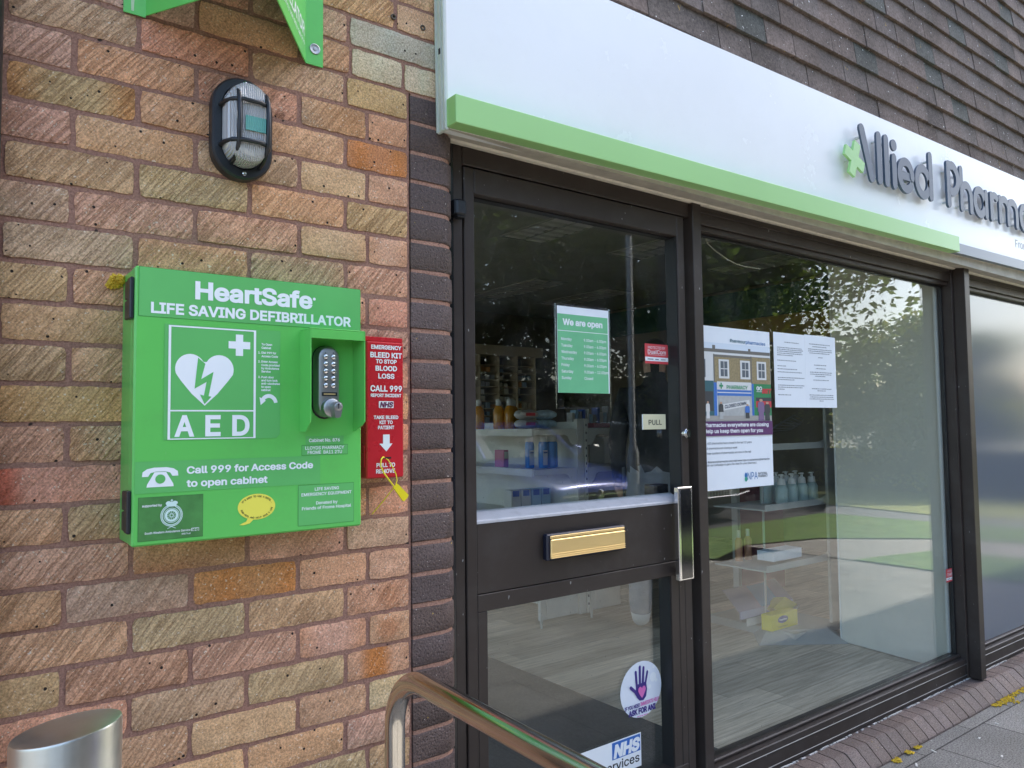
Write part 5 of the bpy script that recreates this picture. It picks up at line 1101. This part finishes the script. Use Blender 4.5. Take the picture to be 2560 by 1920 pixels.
text(mb, 'Pharmacies everywhere are closing', f_(.012), f_(.935), g_(.616), .0135, YP, 0, .024); text(mb, 'Help us keep them open for you', f_(.012), f_(.845), g_(.653), .0135, YP, 0, .024); mb.build('white_lettering', WHITE, o); mb = MB(); text(mb, 'GO', f_(.765), f_(.85), g_(.385), .014, YP, 0, .03); mb.rect(f_(.765), f_(.85), g_(.396), g_(.393), YP); mb.build('white_lettering', WHITE, o)
mb = MB(); text(mb, 'PHARMACY', f_(.335), f_(.64), g_(.382), .0135, YG-.0025, 0, .02); x, z = f_(.26), g_(.364); mb.rect(x-.011, x+.011, z-.0035, z+.0035, YG-.0025); mb.rect(x-.0035, x+.0035, z+.0038, z+.011, YG-.0025); mb.rect(x-.0035, x+.0035, z-.011, z-.0038, YG-.0025); mb.build('green_lettering', M('print_green', (.03, .28, .12), .5), o)
mb = MB(); text(mb, 'BET', f_(.85), f_(.992), g_(.403), .017, YG-.0030, 0, .05, slant=.2); mb.build('red_lettering', PB[10], o)
mb = MB(); text(mb, '#saveour', f_(.40), f_(.632), g_(.088), .0125, YG-.0008, 0, .016, dz=-.001); mb.build('hashtag_lettering', M('print_teal', (.02, .12, .16), .5), o); mb = MB(); text(mb, 'NATIONAL', f_(.765), f_(.905), g_(.925), .0085, YG-.0008, 0, .012); text(mb, 'PHARMACY', f_(.765), f_(.91), g_(.942), .0085, YG-.0008, 0, .012); text(mb, 'CLOSED DOWN', f_(.30), f_(.61), g_(.504), .012, YG-.0030, 0, .03, dz=.015)
text(mb, '• 1,400 pharmacies have closed in the last 10 years', f_(.01), f_(.68), g_(.722), .0076, YG-.0008, 0, .004); text(mb, '• 10 pharmacies are closing a week', f_(.01), f_(.47), g_(.752), .0076, YG-.0008, 0, .004); text(mb, '• Three quarters of pharmacies are now in the red', f_(.01), f_(.665), g_(.782), .0076, YG-.0008, 0, .004); text(mb, 'Use #saveourpharmacies and visit www.npa.co.uk/saveourpharmacies', f_(-.012+.012), f_(.945), g_(.834), .0076, YG-.0008, 0, .01); text(mb, 'to join our campaign to get a fair deal for your pharmacy.', f_(.003), f_(.75), g_(.853), .0076, YG-.0008, 0, .004)
mb.build('lettering', M('print_charcoal', (.045, .06, .09), .5), o)
mb = MB(); text(mb, 'pharmacies', f_(.634), f_(.93), g_(.0905), .0125, YG-.0008, 0, .016, dz=-.001); mb.build('blue_lettering', M('print_midblue', (.02, .16, .42), .5), o); mb = MB(); text(mb, 'NPA', f_(.605), f_(.755), g_(.952), .027, YG-.0008, 0, .0); mb.flat(ell(f_(.583), g_(.925), .008, .011, 16), YG-.0008); mb.build('blue_lettering', M('print_midblue', (.02, .16, .42), .5), o)
mb = MB(); mb.flat(ell(f_(.583), g_(.948), .0085, .009, 16), YG-.0010); mb.build('logo_green', M('print_leaf', (.04, .36, .24), .5), o)
# two typed notices
for nm, x0, x1, lb in (('typed_notice', 1.682, 1.898, 'left typed white notice sheet beside the tall poster'), ('typed_notice', 1.8985, 2.127, 'right typed white notice sheet with centred text, furthest from the poster')):
    o = on_glass(nm, lb, 'notice', ((x0+x1)/2, YG, -.78), 'typed notices on the window glass'); right = x0 > 1.8
    mb = MB(); mb.box(x0, x1, YG-.0001, YG+.0003, -.780, -.4845 if not right else -.4815); mb.build('sheet', PAPER, o); mb = MB(); w_ = x1-x0; yy = YG-.0005
    if not right:
        mb_rows = [(-.523, .34, .80), (-.545, .1, .92), (-.5525, .1, .95), (-.560, .1, .9), (-.5675, .1, .94), (-.575, .1, .6), (-.596, .1, .7), (-.618, .1, .38), (-.630, .1, .72), (-.642, .1, .9), (-.664, .1, .95), (-.672, .1, .62), (-.694, .1, .95), (-.702, .1, .9), (-.710, .1, .3), (-.732, .1, .5)]
    else:
        mb_rows = [(-.520, .14, .84), (-.530, .24, .72), (-.541, .1, .88), (-.549, .1, .88), (-.557, .14, .8), (-.574, .42, .58), (-.606, .28, .7), (-.620, .33, .66), (-.636, .14, .86), (-.644, .14, .86), (-.652, .3, .64), (-.668, .24, .74), (-.704, .18, .84), (-.712, .36, .64), (-.730, .1, .9), (-.738, .12, .88), (-.746, .1, .92), (-.754, .42, .56)]
    for z, a, b in mb_rows: lines(mb, [(z, 1.)], x0+w_*a, x0+w_*b, yy, 0, .0036)
    mb.build('typed_lines', GREYTX, o)

# ================================================================== PERSON INSIDE THE SHOP
def person():
    bm_v = [(0, 0, .98), (0, 0, 1.15), (0, .01, 1.32), (0, 0, 1.47), (0, -.01, 1.54), (0, -.02, 1.63), (0, -.02, 1.74),
            (.10, 0, .92), (.11, -.01, .52), (.115, .02, .13), (.115, .0, .05), (.12, -.17, .035), (-.10, .0, .92), (-.12, .04, .52), (-.13, .10, .13), (-.13, .09, .05), (-.135, -.07, .035),
            (.19, 0, 1.42), (.24, .03, 1.13), (.23, -.03, .88), (.22, -.05, .79), (-.19, 0, 1.42), (-.24, .03, 1.13), (-.23, -.03, .88), (-.22, -.05, .79)]
    ed = [(0, 1), (1, 2), (2, 3), (3, 4), (4, 5), (5, 6), (0, 7), (7, 8), (8, 9), (9, 10), (10, 11), (0, 12), (12, 13), (13, 14), (14, 15), (15, 16), (2, 17), (17, 18), (18, 19), (19, 20), (2, 21), (21, 22), (22, 23), (23, 24)]
    rad = [(.17, .13), (.16, .12), (.19, .13), (.10, .09), (.06, .06), (.085, .10), (.07, .085), (.11, .11), (.085, .085), (.07, .075), (.05, .055), (.042, .035), (.11, .11), (.085, .085), (.07, .075), (.05, .055), (.042, .035), (.075, .075), (.06, .06), (.042, .042), (.035, .025), (.075, .075), (.06, .06), (.042, .042), (.035, .025)]
    me = bpy.data.meshes.new('person_skeleton'); me.from_pydata(bm_v, ed, []); o = bpy.data.objects.new('person_skeleton', me); COL.objects.link(o)
    md = o.modifiers.new('skin', 'SKIN'); md.use_smooth_shade = True
    for v, r_ in zip(me.skin_vertices[0].data, rad): v.radius = r_
    me.skin_vertices[0].data[0].use_root = True
    s2 = o.modifiers.new('sub', 'SUBSURF'); s2.levels = 2; s2.render_levels = 2
    dg = bpy.context.evaluated_depsgraph_get(); out = bpy.data.meshes.new_from_object(o.evaluated_get(dg))
    bpy.data.objects.remove(o); bpy.data.meshes.remove(me); return out
pm = person(); pm.name = 'person'; ob = bpy.data.objects.new('person', pm); COL.objects.link(ob); ob.location = (2.643, 1.59, -2.09); ob.rotation_euler = (0, 0, R(133)); ORI['person'] = Vector(ob.location)
for m_ in (M('trouser_grey', (.21, .23, .26), .85, var=.12, vs=14, bmp=.3, bs=60), M('jacket_dark', (.018, .02, .024), .8, var=.3, vs=20), M('skin', (.48, .29, .21), .5), M('shoe_white', (.66, .66, .64), .6)): pm.materials.append(m_)
for p in pm.polygons:
    z = p.center.z; x = abs(p.center.x)
    p.material_index = 3 if z < .105 else 0 if (z < .98 and x < .21) else 2 if (z > 1.56 and p.center.y < .05) or (z < .86 and x >= .19) else 1; p.use_smooth = True
tag(ob, 'person in dark jacket, grey trousers and white trainers standing inside the door', 'person')
mb = MB(); V = []; F = []
for j in range(7):
    for i in range(16):
        a = 2*math.pi*i/16; t = j/6*math.pi*.55; V.append((.094*math.sin(t)*math.cos(a), .02+.108*math.sin(t)*math.sin(a), 1.655+.125*math.cos(t)))
F = [(j*16+i, j*16+(i+1) % 16, (j+1)*16+(i+1) % 16, (j+1)*16+i) for j in range(6) for i in range(16)]
mb.add(V, F); ORI['person0'] = Vector((0, 0, 0)); hh = mb.build('hair', M('hair_dark', (.03, .022, .016), .7), None, 60, origin=(0, 0, 0)); hh.parent = ob

# ================================================================== ACROSS THE STREET (seen in the glass)
LEAF = leaf_mat('leaves'); BARK = M('bark', (.10, .075, .05), .95, var=.3, vs=12, bmp=.8, bs=30)
def leaves(mb, centres, n, size, cols, rr, spread=1.):
    for _ in range(n):
        c = rr.choice(centres); cx, cy, cz, r_ = c[:4]
        a = rr.uniform(0, 6.283); u = rr.uniform(-1, 1); d = r_*rr.random()**.45; q = math.sqrt(1-u*u)
        p = Vector((cx+d*q*math.cos(a), cy+d*q*math.sin(a), cz+d*u*.85))
        e1 = Vector((rr.gauss(0, 1), rr.gauss(0, 1), rr.gauss(0, .6))).normalized(); e2 = e1.cross(Vector((rr.gauss(0, 1), rr.gauss(0, 1), rr.gauss(0, 1)))).normalized()
        s_ = size*rr.uniform(.6, 1.3); k = rr.uniform(.65, 1.3); col = tuple(x*k for x in rr.choice(cols))
        mb.add([p-e1*s_*.5, p+e2*s_*.28, p+e1*s_*.5, p-e2*s_*.28], [(0, 1, 2, 3)], 0, col)
def tree(x, y, h, rx, rz, cz, n, size, cols, label, seed, nclump=40, group='trees across the street'):
    rr = random.Random(seed); t = thing('broadleaf_tree', label, 'tree', (x, y, G-.05), group); tb = MB(); cl = []
    for _ in range(nclump):
        a = rr.uniform(0, 6.283); u = rr.uniform(-1, 1); d = rr.uniform(.12, 1.)**.6; q = math.sqrt(1-u*u)
        cl.append((x+rx*d*q*math.cos(a), y+rx*d*q*math.sin(a), cz+rz*d*u, rx*rr.uniform(.16, .34)))
    top = cz+rz*.5
    tb.tube([(x, y, G-.1), (x+.05, y, G+h*.3), (x-.05, y+.05, G+h*.6), (x, y, top)], [.19, .15, .10, .03], 9)
    for c in cl[::3]: tb.tube([(x, y, G+h*.35), ((x+c[0])/2, (y+c[1])/2, (G+h*.4+c[2])/2+.15), c[:3]], [.07, .045, .012], 6)
    tb.build('trunk', BARK, t, smooth=50); cb2 = MB(); leaves(cb2, cl, n, size, cols, rr); cb2.build('crown', LEAF, t)
DK = [(.035, .065, .018), (.05, .085, .022), (.028, .05, .016), (.065, .10, .03)]; LT = [(.09, .12, .03), (.07, .11, .03), (.12, .13, .035), (.055, .085, .025)]
tree(12.0, -9.7, 6.5, 4.8, 4.6, 2.4, 62000, .17, DK, 'large dark broadleaf tree behind the parked cars across the street', 1, 170)
tree(6.2, -12.2, 6.5, 4.4, 4.4, 2.4, 34000, .2, DK, 'dark broadleaf tree behind the blue car at the far side of the parking', 2, 110)
tree(13.9, -4.9, 2.8, 1.7, 1.35, -.3, 26000, .10, LT, 'small sunlit olive green tree standing in the hedge', 3, 80)
tree(0.5, -15, 6.5, 4.4, 4.2, 2.4, 12000, .28, DK, 'broadleaf tree at the far left of the row across the street', 4, 60)
hg = MB(); rr = random.Random(11); path_ = [(14.2, 3), (13.3, -3), (13.9, -6.8), (11, -12.6), (4, -14), (-6, -14), (-14, -13.5)]
pts = []
for a, b in zip(path_[:-1], path_[1:]):
    L_ = math.hypot(b[0]-a[0], b[1]-a[1]); 
    for k in range(int(L_/.28)): t = k*.28/L_; pts.append((a[0]+(b[0]-a[0])*t, a[1]+(b[1]-a[1])*t))
cl = [(x+rr.uniform(-.3, .3), y+rr.uniform(-.3, .3), z, .26) for x, y in pts for z in ((G+.25, G+.7, G+1.15, G+1.5) if y > -7 else (G+.3, G+.9, G+1.5, G+2.1, G+2.7))]
leaves(hg, cl, 34000, .10, [(.22, .25, .06), (.30, .29, .075), (.13, .17, .045), (.07, .10, .03), (.17, .21, .06)], rr)
he = thing('hedge', 'long leafy hedge running along the far side of the verge and parking', 'hedge', (13.6, -5, G)); hg.build('foliage', LEAF, he)
mb = MB()
for (ax, ay), (bx_, by_) in zip(path_[:-1], path_[1:]):
    d_ = math.hypot(bx_-ax, by_-ay); nx_, ny_ = -(by_-ay)/d_*.05, (bx_-ax)/d_*.05; mb.prismz([(ax+nx_, ay+ny_), (bx_+nx_, by_+ny_), (bx_-nx_, by_-ny_), (ax-nx_, ay-ny_)], G-.05, G+.8 if ay > -6.5 else G+2.4)
mb.build('dark_core', M('hedge_core', (.02, .028, .012), .95, var=.5, vs=6), he)  # solid dark slab filling the inside of the hedge
# lamp column
t = thing('lamp_post', 'slim grey street lamp column with a wider base by the parked cars', 'street lamp', (5.25, -4.08, G))
mb = MB(); mb.lathe([(.068, G-.05), (.068, G+1.02), (.06, G+1.06), (.036, G+1.12), (.034, G+5.4)], 5.25, -4.08, 20); mb.tube([(5.25, -4.08, G+5.35), (5.25, -4.05, G+5.6), (5.25, -3.8, G+5.75), (5.25, -3.4, G+5.78)], .025, 10); mb.build('column', M('galvanised', (.36, .37, .37), .5, metal=.5, var=.12), t, smooth=40)
mb = MB(); mb.box(5.15, 5.35, -3.75, -3.2, G+5.74, G+5.86, .03); mb.build('lantern', M('lantern_grey', (.4, .4, .4), .5), t)
# cars
def car(cx, yf, paint, label, plate_text, sz=1.):
    g = G-.07; t = thing('parked_car', label, 'car', (cx, yf-2, g), 'cars parked facing the shop')
    st = [(0., .60, .30, .62), (-.05, .76, .24, .68), (-.22, .86, .2, .76), (-.6, .885, .18, .86), (-1.1, .89, .18, .95), (-1.35, .89, .18, .98), (-2.2, .895, .18, .98), (-3.2, .89, .18, 1.0), (-3.9, .85, .22, 1.02), (-4.12, .76, .3, .95), (-4.17, .6, .4, .85)]
    b = MB(); V = []; n = 14
    for y, w_, zb, zt_ in st:
        half = [(w_*.86, zb), (w_, zb+.10), (w_, zb+(zt_-zb)*.55), (w_*.985, zb+(zt_-zb)*.80), (w_*.93, zb+(zt_-zb)*.93), (w_*.75, zt_-.012), (w_*.35, zt_+.012)]
        ring = [(cx+x, yf+y, g+z) for x, z in half]+[(cx-x, yf+y, g+z) for x, z in reversed(half)]; V += ring
    F = [(k*n+i, k*n+(i+1) % n, (k+1)*n+(i+1) % n, (k+1)*n+i) for k in range(len(st)-1) for i in range(n)]+[tuple(range(n)), tuple((len(st)-1)*n+i for i in range(n))]
    b.add(V, F); b.build('body', paint, t, smooth=50)
    gh = [(-1.25, .80, .97, .985), (-1.75, .70, .97, 1.36), (-2.1, .66, .97, 1.45), (-3.1, .65, .97, 1.46), (-3.6, .68, .97, 1.34), (-3.95, .76, .97, 1.02)]
    V = []; W = []
    for y, w_, z0_, z1_ in gh: V += [(cx-.86, yf+y, g+z0_), (cx-w_, yf+y, g+z1_-.015), (cx-w_*.8, yf+y, g+z1_), (cx+w_*.8, yf+y, g+z1_), (cx+w_, yf+y, g+z1_-.015), (cx+.86, yf+y, g+z0_)]
    b = MB(); b.add(V, [(k*6+i, k*6+i+1, k*6+7+i, k*6+6+i) for k in range(5) for i in range(5)]); b.build('window', M('car_glass', (.01, .012, .014), .05, spec=.8), t)
    b = MB(); b.add([(x, y, z+.006) for x, y, z in V], [(k*6+i, k*6+i+1, k*6+7+i, k*6+6+i) for k in range(1, 4) for i in (1, 2, 3)])
    for k in (0, 1, 3, 4):
        for i in (1, 4): b.tube([V[k*6+i], V[k*6+6+i]], .03, 6)
    for i in (0, 5):
        b.tube([V[2*6+i], V[2*6+(1 if i == 0 else 4)]], .03, 6)
    b.build('roof', paint, t, smooth=40)
    b = MB(); b.prism([(cx-.50, g+.60), (cx+.50, g+.60), (cx+.46, g+.48), (cx-.46, g+.48)], yf-.03, yf+.012); b.prism([(cx-.62, g+.36), (cx+.62, g+.36), (cx+.56, g+.25), (cx-.56, g+.25)], yf-.05, yf+.012); b.build('grille', M('car_black', (.012, .012, .013), .4), t)
    b = MB(); b.prism([(cx-.60, g+.575), (cx+.60, g+.575), (cx+.60, g+.553), (cx-.60, g+.553)], yf+.012, yf+.028); b.lathe([(.062, yf+.028), (.062, yf+.045), (.05, yf+.05), (0, yf+.048)], cx, g+.565, 20, 0, 'y'); b.tube([(cx-.72, yf-.02, g+.42), (cx-.4, yf+.02, g+.385), (cx+.4, yf+.02, g+.385), (cx+.72, yf-.02, g+.42)], .012, 6); b.build('chrome_trim', CHROME, t, smooth=40)
    for s_ in (-1, 1):
        b = MB(); b.add([(cx+s_*.52, yf+.005, g+.60), (cx+s_*.80, yf-.16, g+.66), (cx+s_*.82, yf-.17, g+.57), (cx+s_*.60, yf-.0, g+.51), (cx+s_*.52, yf-.05, g+.60), (cx+s_*.80, yf-.22, g+.66), (cx+s_*.82, yf-.22, g+.57), (cx+s_*.60, yf-.06, g+.51)], [(0, 1, 2, 3), (4, 5, 6, 7), (0, 1, 5, 4), (1, 2, 6, 5), (2, 3, 7, 6), (3, 0, 4, 7)]); b.build('headlight', M('lamp_lens', (.45, .46, .47), .08, metal=.6), t)
        b = MB(); b.box(cx+s_*.90, cx+s_*1.04, yf-1.52, yf-1.40, g+.98, g+1.12, .03); b.build('mirror', paint, t)
        for yw in (-.82, -3.4):
            b = MB(); b.lathe([(.0, cx+s_*.74), (.31, cx+s_*.74), (.32, cx+s_*.76), (.32, cx+s_*.885), (.30, cx+s_*.905), (.21, cx+s_*.905)], yf+yw, g+.32, 28, 0, 'x'); w_ = b.build('wheel', M('tyre', (.02, .02, .02), .8), t, smooth=40)
            b = MB(); b.lathe([(.21, cx+s_*.905), (.20, cx+s_*.90), (.05, cx+s_*.90), (0, cx+s_*.91)], yf+yw, g+.32, 20, 0, 'x'); b.build('rim', M('alloy', (.5, .5, .5), .3, metal=.8), w_)
    b = MB(); b.box(cx-.26, cx+.26, yf+.013, yf+.02, g+.375, g+.485, .003); pl_ = b.build('number_plate', M('plate_white', (.75, .75, .72), .4), t)
    if plate_text:
        b = MB(); text(b, plate_text, 0, .44, 0, .075, 0, 0, .02); b2 = MB(); b2.add([(cx+.22-x, yf+.0206, g+.393+z) for x, y, z in b.v], b.f); b2.build('lettering', BLACK, pl_)
    else:
        b = MB()
        for i in range(7): b.box(cx-.22+i*.064, cx-.18+i*.064, yf+.0203, yf+.0212, g+.395, g+.466)
        b.build('plate_marks', BLACK, pl_)
BLUEP = M('car_blue', (.02, .05, .28), .25, coat=1., metal=.2); GRAYP = M('car_grey', (.045, .05, .055), .22, coat=1., metal=.3)
car(5.55, -4.95, BLUEP, 'blue hatchback parked facing the shop beside the lamp post', 'VN70 FTY')
car(7.85, -4.95, GRAYP, 'dark grey hatchback parked facing the shop beside the grass verge', '')

# ------------------------------------------------------------------ lift everything so the pavement is at height 0
for o in bpy.data.objects:
    if o.parent is None and o.type in ('MESH', 'EMPTY'): o.location.z += H
